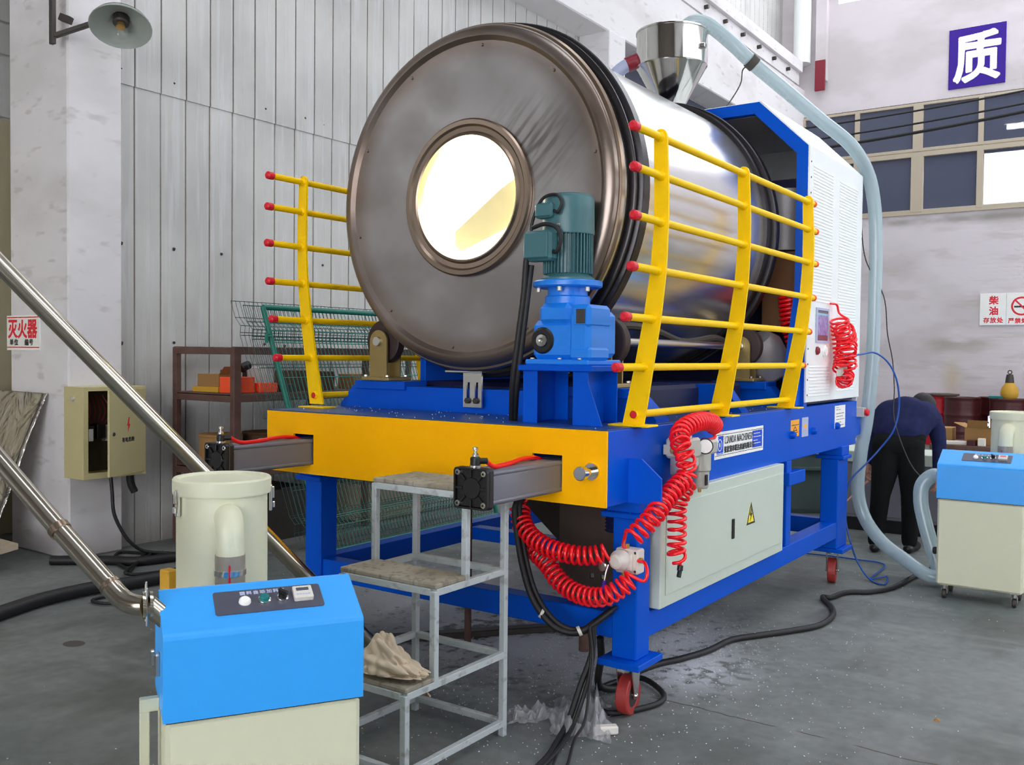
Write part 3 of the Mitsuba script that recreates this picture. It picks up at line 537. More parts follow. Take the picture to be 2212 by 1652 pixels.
def light_panel(name, o, ex, ey, rad, label):
    """daylight source, some added for the light alone: a rectangle that emits to the room"""
    ex, ey = R3(ex, float), R3(ey, float); ez = np.cross(ex, ey); ez /= np.linalg.norm(ez)
    M = np.eye(4); M[:3, 0], M[:3, 1], M[:3, 2], M[:3, 3] = ex / 2, ey / 2, ez, R3(o) + ex / 2 + ey / 2
    key = fresh(name); labels[key] = {'kind': 'structure', 'label': label}
    scene[key] = {'type': 'rectangle', 'to_world': mi.ScalarTransform4f(M.tolist()), 'bsdf': {'type': 'ref', 'id': 'mat_matte_white'},
                  'emitter': {'type': 'area', 'radiance': {'type': 'rgb', 'value': rad}}}


for y in (-3.0, 3.0, 9.5):
    light_panel('window_2', (6.5, y, 10.49), (-7.5, 0, 0), (0, 1.5, 0), SKYLIGHT, 'translucent roof light')
light_panel('door_1', (8.6, -13.1, 0.02), (-9.6, 0, 0), (0, 0, 6.0), FRONT_FILL, 'unseen bright panel added behind the camera to light the front faces')  # unseen fill panel, added to brighten the faces turned to the camera
light_panel('window_2', (6.0, 12.3, 10.49), (-10.0, 0, 0), (0, 2.6, 0), [0.5 * c for c in SKYLIGHT], 'translucent roof light')
light_panel('window_2', (-2.4, 5.0, 10.49), (-2.2, 0, 0), (0, 9.0, 0), [0.42 * c for c in SKYLIGHT], 'translucent roof light along the left wall')
light_panel('added_window_8', (-5.02, 3.0, 8.0), (0, 12.5, 0), (0, 0, 1.55), CLERESTORY, 'bright panel added above the crane rail for the drum highlight')  # added panel that gives the drum body its white highlight
light_panel('window_3', (8.79, -6, 1.0), (0, 21, 0), (0, 0, 2.6), GLAZING, 'frosted window band in the right wall') if False else None
light_panel('window_3', (8.79, 15, 5.2), (0, -18, 0), (0, 0, 2.4), GLAZING, 'upper window band in the right wall')
light_panel('window_4', (8.79, 15, 1.0), (0, -18, 0), (0, 0, 2.6), [g * 0.55 for g in GLAZING], 'lower window band in the right wall')
light_panel('window_5', (-3.8, 16.05, 8.6), (9.5, 0, 0), (0, 0, 1.85), CLERESTORY, 'bright clerestory glazing above the back wall')
# the window band of the back wall
wk = fresh('window_6'); labels[wk] = {'kind': 'structure', 'label': 'cream framed window band with grey panes in the back wall'}
fm = [bx(WX0, WX1, 15.97, 16.06, WZ0, WZ0 + .10), bx(WX0, WX1, 15.97, 16.06, WZ1 - .05, WZ1), bx(WX0, WX1, 15.965, 16.06, 5.40, 5.47), bx(WX0, WX1, 15.965, 16.06, 5.50, 5.56), bx(WX0, WX1, 15.975, 16.06, 5.46, 5.51)]
scene[wk] = ply(cat(*fm), 'window_frame')
xs = [WX0, -3.38, -2.25, -1.16, -0.05, 1.06, WX1]
for i, x in enumerate(xs):
    w = 0.11 if i in (2, 4) else 0.055
    obj('mullion', cat(bx(x - w * .8, x + w * .8, 15.96, 16.06, 5.5, WZ1 - .04), bx(x - w, x + w, 15.965, 16.06, WZ0 + .05, 5.42)), 'window_frame', wk)
for i in range(6):
    obj('pane', bx(xs[i] + .02, xs[i + 1] - .02, 16.02, 16.026, 5.52, WZ1 - .02, 0), 'tinted_glass', wk)
    obj('pane', bx(xs[i] + .02, xs[i + 1] - .02, 16.035, 16.041, WZ0 + .06, 5.42, 0), 'tinted_glass', wk)
# the office behind the windows, with a bright window of its own
struct('wall_office', cat(bx(-5, 3, 19.4, 19.5, 3.8, 7.2, 0), bx(-5, 3, 16.25, 19.5, 3.7, 3.8, 0), bx(-5, 3, 16.25, 19.5, 7.2, 7.3, 0), bx(-5.1, -5, 16.25, 19.5, 3.7, 7.3, 0), bx(3, 3.1, 16.25, 19.5, 3.7, 7.3, 0)), 'slate', 'dim room behind the windows')
light_panel('window_7', (-1.75, 19.38, 4.25), (3.4, 0, 0), (0, 0, 1.75), [20, 20, 21], 'bright daylit window of the room behind')
light_panel('added_window_9', (-6.15, -3.0, 4.4), (0, -9, 0), (0, 0, 1.7), [2.6, 2.65, 2.8], 'unseen bright strip added for the drum disc to reflect') if False else light_panel('added_window_9', (-6.15, -9.0, 4.35), (0, 5.0, 0), (0, 0, .8), [1.9, 1.95, 2.1], 'unseen bright strip added for the drum disc to reflect')  # unseen strip, added so the drum disc reflects bright streaks
ol = thing('added_lamp', 'lit tube added behind the panes to stand for a lamp reflection', 'lamp')  # lit tube added behind the glass, imitating a lamp mirrored in the pane
lk0 = obj('tube', cyl((-.95, 17.6, 6.12), (.9, 17.6, 6.12), .05, 12), 'matte_white', ol, 40)
scene[lk0]['emitter'] = {'type': 'area', 'radiance': {'type': 'rgb', 'value': [14, 14, 14.5]}, 'sampling_weight': 0.1}
obj('fitting', bx(-1.0, .95, 17.55, 17.65, 6.18, 6.26, .004), 'white_plastic', ol) 

# ================================================================ THE DRUM DRYER (one machine on casters)
DX, DZ = -1.01, 2.315
M0 = thing('drum_dryer', 'big industrial rotary drum dryer with a glowing porthole on a blue and yellow frame', 'machine')
Z0, Z1, ML = 0.939, 1.247, 3.64


def P(name, mesh, m, smooth=30, label=None, parent=M0):
    return obj(name, mesh, m, parent, smooth, label)


# frame
hole = lambda x0, x1, z0, z1: sbox(x0, z0, x1, z1)
fp = sbox(-2.02, Z0, 0.0, Z1).difference(hole(-1.82, -1.675, .99, 1.138)).difference(hole(-.356, -.208, .988, 1.137))
fpm = P('front_plate', extr(fp, (0, 0.012, 0), (1, 0, 0), (0, 0, 1), 0.012), 'yellow_paint', False, 'flat yellow front plate with two square cut-outs')
for x in (-.063, -1.957):
    k = P('locking_pin', cat(lathe([(0, 0), (.03, 0), (.034, .004), (.034, .012), (.0, .012)], (x, 0, 1.083), (0, -1, 0), 24), cyl((x, -.01, 1.083), (x, -.075, 1.083), .018, 20), cyl((x, -.07, 1.083), (x, -.105, 1.083), .028, 24, .003)), 'chrome', label='chrome locking pin')
sb = P('side_beam', cat(bx(-.10, 0, .012, ML, Z0, Z1, .004)), 'blue_paint', label='blue side beam with labels')
P('side_beam', cat(bx(-2.02, -1.92, .012, ML, Z0, Z1, .004)), 'blue_paint')
P('end_beam', bx(-1.92, -.1, ML - .1, ML, Z0, Z1, .004), 'blue_paint')
parts('inner_beam', [bx(-1.92, -.1, .62, .72, Z0, Z1 - .02, .004), bx(-1.92, -.1, 2.2, 2.3, Z0, Z1 - .02, .004)], 'blue_paint', M0)
P('deck_plate', cat(bx(-2.015, -.005, .013, 2.45, Z1, Z1 + .006, .001)), 'deck_blue', label='blue grey deck plate dusted with pellets')
rl = random.Random(2)
for nm, yy, my in (('cross_beam', .50, 1), ('cross_beam', 2.22, -1)):
    poly = Polygon([(-1.99, Z1 + .006), (-1.99, Z1 + .02), (-1.89, 1.375), (-.14, 1.375), (-.03, Z1 + .02), (-.03, Z1 + .006)])
    P(nm, cat(extr(poly, (0, yy + .13, 0), (1, 0, 0), (0, 0, 1), .13), bx(-1.86, -1.5, yy - .02, yy + .17, 1.355, 1.402), bx(-.5, -.15, yy - .02, yy + .17, 1.355, 1.402)), 'blue_paint', False)
P('cross_beam', extr(Polygon([(-.95, Z1 + .006), (-.62, 1.40), (-.14, 1.40), (-.03, Z1 + .006)]), (0, 1.62, 0), (1, 0, 0), (0, 0, 1), .1), 'blue_paint', False)
# lower frame
for (x0, x1, y0, y1) in ((-.115, .005, .27, .395), (-2.025, -1.905, .27, .395), (-.115, .005, 3.2, 3.43), (-2.025, -1.905, 3.2, 3.43)):
    front = y0 < 1
    lg = P('leg', bx(x0, x1, y0, y1, .25, .86, .006), 'blue_paint')
    xc, yc = (x0 + x1) / 2, (y0 + y1) / 2
    obj('top_plate', cat(bx(xc - .10, xc + .09, yc - .10, yc + .10, .86, .885), bx(xc - .085, xc + .075, yc - .085, yc + .085, .885, Z0 + .01)), 'blue_paint', lg)
    obj('base_plate', bx(xc - .10, xc + .10, yc - .115, yc + .115, .222, .25, .003), 'blue_paint', lg)
    ang = math.radians(174 if front else 168) + (0.4 if x0 < -1 else 0)
    d = R3([math.sin(ang), math.cos(ang), 0]); a = R3([d[1], -d[0], 0]); wc = R3([xc, yc, .087]) + d * 0.02
    ck = P('caster', cat(cyl((xc, yc, .2), (xc, yc, .222), .045, 20), bx(xc - .06, xc + .06, yc - .05, yc + .05, .214, .223), *[hull([wc + s * a * .034 + d * e1 * .045 + R3([0, 0, .115]) + s * a * th for e1 in (-1, 1) for th in (0, .005)] + [wc + s * a * .034 + d * e1 * .018 + R3([0, 0, -.012]) + s * a * th for e1 in (-1, 1) for th in (0, .005)]) for s in (-1, 1)], cyl(wc - a * .046, wc + a * .046, .01, 10)), 'bright_steel', label='swivel caster with a red wheel')
    obj('wheel', lathe([(.0, -.020), (.05, -.020), (.054, -.027), (.08, -.027), (.085, -.022), (.085, .022), (.08, .027), (.054, .027), (.05, .02), (0, .02)], wc, a, 32), 'red_wheel', ck, 40)
    parts('hub', [lathe([(0, s * .0205), (.052, s * .0205), (.052, s * .024), (0, s * .026)][::s], wc, a, 24) for s in (1, -1)], 'dark_rubber', ck)
for (x0, x1, y0, y1) in ((-.10, 0, .395, 3.2), (-2.02, -1.92, .395, 3.2), (-1.905, -.115, .285, .38), (-1.905, -.115, 3.28, 3.38)):
    P('lower_rail', bx(x0, x1, y0, y1, .325, .435, .004), 'blue_paint')
P('upright', cat(bx(-.085, 0, 2.17, 2.255, .435, Z0, .004), bx(-.03, .03, 2.13, 2.42, .80, .875, .003)), 'blue_paint')
P('tie_rail', cat(bx(-1.9, -.12, 1.6, 1.7, .34, .42, .004)), 'blue_paint')
# gusset plate for the air unit, lug at the rear
P('gusset_plate', extr(Polygon([(-.02, .94), (-.02, 1.125), (.06, 1.125), (.15, 1.05), (.15, .94)]), (0, .20, 0), (1, 0, 0), (0, 0, 1), .012), 'blue_paint', False)
P('lifting_lug', extr(Polygon([(0, .0), (.16, .02), (.2, .08), (.2, .13), (.15, .19), (0, .2)]).difference(Polygon([(.13 + .03 * math.cos(t), .1 + .03 * math.sin(t)) for t in np.linspace(0, 6.2, 16)])), (-.02, ML - .01, .99), (0, 1, 0), (0, 0, 1), .02), 'blue_paint', False)
es = P('emergency_switch', bx(-.02, .05, ML + .0, ML + .06, 1.13, 1.20, .004), 'die_cast', label='emergency stop with a red button')
obj('button', lathe([(0, .03), (.02, .028), (.026, .02), (.026, .008), (.018, .006), (.018, 0), (0, 0)], (.05, ML + .03, 1.165), (1, 0, 0), 20), 'red_plastic', es)
for (y, z) in ((2.23, 1.092), (2.64, 1.092), (3.13, 1.096)):
    P('bolt', lathe([(0, .03), (.014, .03), (.02, .024), (.024, .006), (.024, 0), (0, 0)], (0, y, z), (1, 0, 0), 12), 'blue_paint')
# cabinet under the beam
cb = P('control_cabinet', bx(-.30, .04, .42, 2.0, .445, .945, .004), 'cabinet_grey', label='pale grey electrical cabinet under the beam')
dr_ = obj('door', bx(.041, .047, .47, 1.97, .50, .895, .002), 'cabinet_grey', cb)
obj('handle', bx(.047, .055, 1.21, 1.235, .635, .735, .003), 'black_plastic', cb)
wp = Polygon([(1.41, .675), (1.53, .675), (1.47, .79)])
obj('warning_sign', extr(wp, (.047, 0, 0), (0, 1, 0), (0, 0, 1), .0015), 'label_yellow', cb, False, 'yellow triangular high voltage sign')
obj('warning_sign_print', cat(extr(wp.difference(wp.buffer(-.009)), (.0486, 0, 0), (0, 1, 0), (0, 0, 1), .001), extr(Polygon([(1.475, .76), (1.455, .722), (1.468, .722), (1.46, .69), (1.487, .73), (1.473, .73), (1.482, .76)]), (.0486, 0, 0), (0, 1, 0), (0, 0, 1), .001)), 'ink_black', cb, False)
# drum
prof = [(.30, .008), (.30, -.001), (.72, -.001), (.755, -.004), (.775, -.022), (.80, -.022), (.822, -.008), (.831, .006), (.831, .02), (.822, .03)]
dm = P('drum', cat(lathe([(.815, .02), (.815, .10), (.835, .12), (.835, 1.86), (.822, 1.90), (.80, 1.91)], (DX, .385, DZ), (0, 1, 0), 128)), 'body_steel', 40, 'polished stainless steel drum')
obj('front_disc', lathe(prof, (DX, .385, DZ), (0, 1, 0), 128), 'disc_steel', dm, 35, 'dull brown stained steel front disc')
obj('rim_ring', lathe([(.815, .022), (.842, .026), (.85, .04), (.842, .055), (.815, .06)], (DX, .385, DZ), (0, 1, 0), 128), 'rim_steel', dm, 40)
pr = obj('porthole_ring', lathe([(.384, 0.001), (.384, -.014), (.376, -.022), (.355, -.022), (.345, -.012), (.322, -.010), (.312, -.022), (.303, -.018), (.297, 0), (.297, .02), (.305, .025)], (DX, .38, DZ), (0, 1, 0), 96), 'rim_steel', dm, 30, 'brown tarnished ring round the porthole')
obj('front_tyre', lathe([(.835, .10), (.86, .10), (.868, .105), (.868, .115), (.860, .12), (.860, .15), (.878, .155), (.883, .162), (.883, .215), (.876, .222), (.835, .222)], (DX, .385, DZ), (0, 1, 0), 128), 'tyre_steel', dm, 35, 'black running ring at the front')
obj('rear_tyre', lathe([(.835, 1.80), (.858, 1.80), (.866, 1.806), (.866, 1.82), (.856, 1.826), (.856, 1.885), (.878, 1.888), (.883, 1.895), (.883, 1.945), (.876, 1.953), (.80, 1.953)], (DX, .385, DZ), (0, 1, 0), 128), 'tyre_steel', dm, 35, 'black running ring at the rear')
obj('rear_cone', lathe([(.80, 1.95), (.62, 2.02), (.60, 2.02), (.60, 2.8), (0, 2.8)], (DX, .385, DZ), (0, 1, 0), 96), 'grey_liner', dm, 35)
gl = obj('lit_interior', lathe([(.33, .03), (.66, .035), (.66, 1.5), (0, 1.5)], (DX, .38, DZ), (0, 1, 0), 64), 'matte_white', dm, 40, 'bright heated interior behind the porthole')
scene[gl]['emitter'] = {'type': 'area', 'radiance': {'type': 'rgb', 'value': PORTHOLE}, 'sampling_weight': 0.15}
scene[gl]['flip_normals'] = True
bedm = extr(Polygon([(-.13, -.15), (.15, .04), (.58, .26), (.64, -.1), (.48, -.42), (.22, -.14), (.08, -.19), (-.09, -.25), (-.125, -.22)]), (DX, 1.6, DZ), (1, 0, 0), (0, 0, 1), 1.15)
obj('product_bed', bedm, 'product', dm, False, 'pale yellow material tumbling in the drum')
for k in range(10):
    t = 2 * math.pi * k / 10 + .2
    obj('disc_stud', lathe([(0, -.008), (.006, -.007), (.009, 0)], (DX + .735 * math.cos(t), .384, DZ + .735 * math.sin(t)), (0, 1, 0), 10), 'rim_steel', dm)
# running rollers
for (x, y) in ((-1.70, .55), (-.32, .55), (-1.70, 2.27), (-.32, 2.27)):
    rk = P('roller_bracket', cat(*[extr(Polygon([(-.062, 1.42), (.062, 1.42), (.062, 1.615)] + [(.062 * math.cos(t), 1.615 + .062 * math.sin(t)) for t in np.linspace(0.2, math.pi - .2, 9)] + [(-.062, 1.615)]), (x, y + e + .006, 0), (1, 0, 0), (0, 0, 1), .012) for e in (-.05, .055)], bx(x - .10, x + .10, y - .085, y + .10, 1.402, 1.422)), 'zinc_yellow', False, 'zinc plated bracket with a black roller')
    obj('roller', lathe([(.0, -.032), (.105, -.032), (.116, -.024), (.116, .024), (.105, .032), (0, .032)], (x, y + .006, 1.615), (0, 1, 0), 40), 'dark_rubber', rk, 40)
    obj('axle', cat(cyl((x, y - .075, 1.615), (x, y + .085, 1.615), .026, 20)), 'bright_steel', rk)
    parts('mounting_bolt', [cyl((x + u * .078, y + v, 1.422), (x + u * .078, y + v, 1.434), .011, 6) for u in (-1, 1) for v in (-.068, .082)], 'bright_steel', rk)
P('drive_shaft', cyl((-.32, .66, 1.615), (-.32, 2.2, 1.615), .022, 20), 'bright_steel', 40, 'bright drive shaft between the rollers')
P('drive_shaft', cyl((-1.70, .66, 1.615), (-1.70, 2.2, 1.615), .022, 20), 'bright_steel', 40)
P('heating_cable', tube([(-.45, .62, 1.66), (-.4, .9, 1.70), (-.38, 1.2, 1.68), (-.36, 1.5, 1.63), (-.36, 1.9, 1.66), (-.4, 2.2, 1.64)], .02, 8), 'dark_metal', 40)
P('belly_pan', bx(-1.75, -.28, .75, 2.15, 1.255, 1.40, .02), 'navy_liner', label='dark blue pan below the drum')
P('inner_shield', bx(-1.62, -1.58, .75, 2.18, 1.256, 1.78, .004), 'blue_paint')
gr = P('guide_bracket', cat(extr(sbox(-.058, 1.285, .058, 1.468).difference(sbox(-.036, 1.33, -.016, 1.41)).difference(sbox(.016, 1.33, .036, 1.41)), (-1.022, .462, 0), (1, 0, 0), (0, 0, 1), .01), bx(-1.20, -.965, .45, .60, 1.455, 1.47)), 'bright_steel', False, 'slotted steel bracket with a maroon guide roller')
obj('guide_roller', lathe([(.0, 1.477), (.06, 1.477), (.07, 1.484), (.07, 1.53), (.06, 1.538), (.02, 1.538), (.02, 1.55), (0, 1.55)], (-1.115, .50, 0), (0, 0, 1), 32), 'maroon', gr, 40)
parts('adjusting_bolt', [cyl((-1.022 + u, .452, 1.318), (-1.022 + u, .438, 1.318), .016, 6) for u in (-.026, .026)], 'dark_metal', gr)
# guard rails
GZ = [1.25, 1.35, 1.51, 1.71, 1.91, 2.1, 2.25, 2.42, 2.46]
GX = [-.025, -.005, .025, .06, .085, .095, .094, .088, .086]
GW = [.10, .096, .086, .079, .071, .064, .064, .06, .058]


def guard(sg, cx, dz):
    g = fresh(M0 + '__guard_rail'); labels[g] = {'label': 'yellow curved guard rail with red capped bars'}
    fx_ = cx + sg * (-.025 - cx)
    parts('foot_plate', [bx(fx_ - .095, fx_ + .095, y - .05, y + .05, Z1 + .006, Z1 + .014, .002) for y in (.27, 1.19, 2.19)], 'guard_yellow', g)
    zz = np.linspace(1.256, 2.46, 26)
    xm, w = np.interp(zz, GZ, GX), np.interp(zz, GZ, GW)
    # rounded head
    pl = [(x + h / 2, z) for x, z, h in zip(xm, zz, w)] + [(xm[-1] + .029 * math.cos(t), 2.46 + .029 * math.sin(t)) for t in np.linspace(.3, math.pi - .3, 7)] + [(x - h / 2, z) for x, z, h in zip(xm[::-1], zz[::-1], w[::-1])]
    pl = [(cx + sg * (x - cx) if sg < 0 else x, z) for x, z in pl]
    poly = Polygon(pl).buffer(0)
    for y in (.27, 1.19, 2.19):
        obj('post', extr(poly, (0, y + .006, dz), (1, 0, 0), (0, 0, 1), .012), 'guard_yellow', g, False)
    for z, y0, y1 in ((2.455, .045, 2.30), (2.295, .045, 2.33), (2.105, .045, 2.33), (1.905, .045, 2.335), (1.706, .045, 2.345), (1.504, .045, 2.355), (1.303, .26, 2.2)):
        x = float(np.interp(z, GZ, GX)); x = cx + sg * (x - cx) if sg < 0 else x
        obj('bar', cyl((x, y0, z + dz), (x, y1, z + dz), .0165, 14), 'guard_yellow', g, 40)
        if z < 1.4: obj('end_cap', lathe([(0, -.012), (.014, -.012), (.019, -.006), (.019, .0), (0, .0)], (x, .263, z + dz), (0, 1, 0), 16), 'red_plastic', g, 40)
        else: obj('end_cap', lathe([(0, -.012), (.012, -.012), (.02, -.004), (.02, .03), (.0165, .031)], (x, y0 - .02, z + dz), (0, 1, 0), 16), 'red_plastic', g, 40)
        if z > 1.4: obj('end_cap', lathe([(0.0165, -.02), (.019, -.02), (.019, .006), (.012, .012), (0, .012)], (x, y1, z + dz), (0, 1, 0), 14), 'orange_plastic', g, 40)
        parts('weld', [lathe([(.0165, -.012), (.021, -.006), (.022, 0)], (x, y - .006, z + dz), (0, 1, 0), 12) for y in (.27, 1.19, 2.19)], 'guard_yellow', g, 40)


guard(1, 0, 0)
guard(-1, -.98, .018)
# motor stand and gear motor
st = P('motor_stand', cat(bx(-.505, -.13, .10, .42, 1.482, 1.507, .003)), 'blue_paint', label='blue stand under the gear motor')
for x0, x1 in ((-.49, -.415), (-.235, -.16)):
    obj('leg', cat(bx(x0, x1, .12, .128, Z1 + .006, 1.482, .002), bx(x0, x0 + .008, .128, .38, Z1 + .006, 1.482, .002), bx(x0, x1, .372, .38, Z1 + .006, 1.482, .002)), 'blue_paint', st)
obj('gusset', extr(Polygon([(.0, 1.255), (.07, 1.255), (0, 1.44)]), (-.16, .125, 0), (1, 0, 0), (0, 0, 1), .008), 'blue_paint', st, False)
GX0, GY0 = -.345, .25
gm = P('gear_motor', cat(bx(-.475, -.155, .11, .40, 1.507, 1.532, .006), bx(-.455, -.20, .13, .38, 1.53, 1.70, .022), bx(-.42, -.255, .12, .38, 1.68, 1.775, .024),
       hull(bx(-.26, -.155, .115, .36, 1.54, 1.74, .02).vertices), bx(-.245, -.150, .112, .30, 1.665, 1.765, .016), bx(-.25, -.145, .11, .28, 1.53, 1.585, .012),
       cyl((GX0, GY0, 1.76), (GX0, GY0, 1.81), .10, 40, .006), cyl((GX0, GY0, 1.80), (GX0, GY0, 1.85), .088, 40),
       lathe([(0, 1.845), (.145, 1.845), (.153, 1.851), (.153, 1.869), (.147, 1.875), (0, 1.875)], (GX0, GY0, 0), (0, 0, 1), 56)), 'gear_blue', 25, 'teal electric motor on a bright blue gearbox')
obj('output_seal', lathe([(.03, -.004), (.05, -.004), (.058, .004), (.058, .02), (.0, .02)], (-.395, .126, 1.613), (0, 1, 0), 40), 'black_plastic', gm, 40, 'black ring seal')
obj('output_shaft', lathe([(0, -.004), (.012, -.012), (.026, -.01), (.03, 0), (.03, .02)], (-.395, .126, 1.613), (0, 1, 0), 32), 'bright_steel', gm, 40)
obj('rating_plate', bx(-.215, -.172, .108, .112, 1.685, 1.745, .001), 'dark_metal', gm)
parts('flange_bolt', [cyl((GX0 + .128 * math.cos(t), GY0 + .128 * math.sin(t), 1.825), (GX0 + .128 * math.cos(t), GY0 + .128 * math.sin(t), 1.846), .010, 6) for t in (-2.5, -1.3, -.3)] + [cyl((x, .118, 1.532), (x, .118, 1.539), .010, 6) for x in (-.44, -.30, -.2)], 'die_cast', gm)
fins = [lathe([(.05, 1.895), (.092, 1.895), (.092, 2.085), (.05, 2.085)], (GX0, GY0, 0), (0, 0, 1), 40)]
for k in range(40):
    t = 2 * math.pi * k / 40
    d = R3([math.cos(t), math.sin(t), 0])
    fins.append(bar(R3([GX0, GY0, 1.905]) + d * .098, R3([GX0, GY0, 2.08]) + d * .098, .0045, .024, .001, up=d))
obj('finned_body', cat(*fins, lathe([(0, 1.875), (.118, 1.875), (.118, 1.886), (.10, 1.898), (.09, 1.91), (0, 1.91)], (GX0, GY0, 0), (0, 0, 1), 40)), 'motor_teal', gm, 30)
obj('fan_cowl', lathe([(.09, 2.075), (.112, 2.075), (.115, 2.08), (.113, 2.23), (.104, 2.246), (.09, 2.25), (0, 2.25)], (GX0, GY0, 0), (0, 0, 1), 48), 'motor_teal', gm, 35)
tb = obj('terminal_box', cat(bx(-.475, -.335, .09, .17, 1.955, 2.085, .012), bx(-.465, -.345, .075, .09, 1.965, 2.075, .006)), 'motor_teal', gm)
obj('terminal_box', cat(bx(-.435, -.345, .11, .17, 2.14, 2.205, .01)), 'motor_teal', gm)
parts('motor_cable', (tube([(-.35, .12, 2.0), (-.31, .10, 1.99), (-.29, .10, 2.04), (-.31, .10, 2.09), (-.37, .10, 2.11), (-.44, .11, 2.10)], .009, 8), tube([(-.345, .13, 2.17), (-.315, .115, 2.16), (-.30, .12, 2.20), (-.33, .12, 2.235), (-.40, .12, 2.22), (-.455, .13, 2.13), (-.46, .13, 2.06)], .007, 8)), 'rubber', gm, 40)
obj('cowl_screw', cyl((GX0 + .02, GY0 - .112, 2.105), (GX0 + .02, GY0 - .12, 2.105), .012, 12), 'bright_steel', gm)
# air cylinders poking out of the front plate
for x in (-.274, -1.7475):
    pr_ = rrect(.126, .126, .022).difference(sbox(-.07, -.012, -.056, .012)).difference(sbox(.056, -.012, .07, .012))
    ac = P('air_cylinder', cat(extr(rrect(.124, .124, .02), (x, .30, 1.052), (1, 0, 0), (0, 0, 1), .785), *[cyl((x + a * .054, -.49, 1.052 + c * .054), (x + a * .054, .3, 1.052 + c * .054), .0115, 12) for a in (-1, 1) for c in (-1, 1)]), 'barrel_alu', 40, 'square grey air cylinder with a black end cap')
    cap = [bx(x - .078, x + .078, -.525, -.485, .976, 1.13, .01), cyl((x, -.525, 1.053), (x, -.531, 1.053), .04, 28)]
    rim = extr(rrect(.156, .154, .016).difference(rrect(.142, .14, .014)), (x, -.522, 1.053), (1, 0, 0), (0, 0, 1), .014)
    ribs = [bar((x + .042 * math.cos(t), -.53, 1.053 + .042 * math.sin(t)), (x + .074 * math.cos(t), -.53, 1.053 + .074 * math.sin(t)), .005, .01) for t in np.arange(0, 6.28, math.pi / 4)]
    obj('end_cap', cat(*cap, rim, *ribs), 'black_plastic', ac)
    for a in (-1, 1):
        for c in (-1, 1):
            obj('cap_screw', ring((x + a * .06, -.524, 1.053 + c * .058), (0, -1, 0), .005, .0115, 0, .014, 14, .002), 'chrome', ac)
    obj('air_fitting', cat(lathe([(0, 1.128), (.022, 1.128), (.022, 1.138), (.012, 1.14)], (x, -.505, 0), (0, 0, 1), 20), lathe([(.008, 1.168), (.013, 1.17), (.013, 1.178), (.006, 1.182), (.006, 1.192), (.011, 1.196), (.011, 1.203), (0, 1.207)], (x, -.505, 0), (0, 0, 1), 16)), 'chrome', ac, 40)
    obj('fitting_body', cat(lathe([(.014, 1.138), (.019, 1.14), (.019, 1.165), (.013, 1.17)], (x, -.505, 0), (0, 0, 1), 20), cyl((x, -.505, 1.153), (x + .03, -.47, 1.153), .012, 14)), 'black_plastic', ac, 40)
    obj('air_line', tube([(x + .025, -.475, 1.153), (x + .01, -.40, 1.125), (x - .01, -.28, 1.122), (x - .03, -.16, 1.128), (x - .035, -.08, 1.128), (x - .05, -.02, 1.12), (x - .05, .06, 1.1)], .0095, 10), 'red_hose', ac, 40, 'red air line')
P('hopper_box', cat(hull([(-1.05, .75, .9), (-.35, .75, .9), (-1.05, 1.9, .9), (-.35, 1.9, .9), (-.8, 1.1, .44), (-.45, 1.1, .44), (-.8, 1.7, .44), (-.45, 1.7, .44)]), bx(-1.08, -.32, .72, 1.93, .88, .93)), 'brown_grey_metal', False, 'dark sheet metal discharge funnel under the frame')
P('support_foot', cyl((-.62, .9, .02), (-.62, .9, .325), .028, 14), 'rusty', 40)
P('support_foot', cyl((-1.15, .6, .02), (-1.15, .6, .93), .018, 12), 'rusty', 40)
P('back_board', extr(sbox(-.47, .445, -.12, .93).difference(sbox(-.305, .54, -.283, .562)).difference(sbox(-.25, .54, -.228, .562)), (0, .415, 0), (1, 0, 0), (0, 0, 1), .01), 'brown_grey_metal', False, 'brown grey board with knock-out holes behind the front leg')
P('jack_sleeve', lathe([(0, .76)] + [(.055 + .006 * (i % 2), .76 + .008 * i) for i in range(21)] + [(0, .925)], (-.19, .45, 0), (0, 0, 1), 28), 'navy_liner', 40, 'dark blue ribbed sleeve')
parts('red_tab', [bx(x, x + .02, .18, .19, .88, .94, .002) for x in (-1.12, -.99, -.87)], 'red_plastic', M0)
# nameplate and stickers on the side beam
np_ = P('nameplate', cat(bx(0.0, .004, 1.08, 1.755, 1.04, 1.175, .001)), 'white_plastic', label='white maker nameplate on the blue beam')
parts('border', [bx(.004, .0048, 1.085, 1.75, z, z + .0025, 0) for z in (1.056, 1.159)], 'ink_black', np_)
obj('lettering', place_text('LIANDA MACHINERY', .036, (.004, 1.205, 1.113), (0, 1, 0), (0, 0, 1), .80), 'ink_black', np_, False)
obj('lettering', glyph_mesh(hanzi('张家港市联达机械有限公司', .034, 1.02, 1.0), (.004, 1.2, 1.083), (0, 1, 0), (0, 0, 1)), 'ink_black', np_, False)
lg1 = rrect(.085, .085, .004).difference(Polygon([(.031 * math.cos(t), .031 * math.sin(t) - .003) for t in np.linspace(0, 6.28, 24)])).difference(sbox(-.045, .01, -.02, .045))
dgl = Polygon([(.026 * math.cos(t) * .8, .026 * math.sin(t) - .003) for t in np.linspace(0, 6.28, 24)]).difference(Polygon([(.012 * math.cos(t) * .7, .014 * math.sin(t) - .003) for t in np.linspace(0, 6.28, 20)]))
obj('emblem', cat(extr(lg1, (.004, 1.145, 1.112), (0, 1, 0), (0, 0, 1), .0012), *[extr(g, (.004, 1.145, 1.112), (0, 1, 0), (0, 0, 1), .0012) for g in getattr(dgl, 'geoms', [dgl])], bx(.004, .005, 1.105, 1.185, 1.063, 1.066, 0)), 'label_blue', np_, False)
obj('blue_field', bx(.004, .0048, 1.59, 1.735, 1.064, 1.155, 0), 'label_blue', np_)
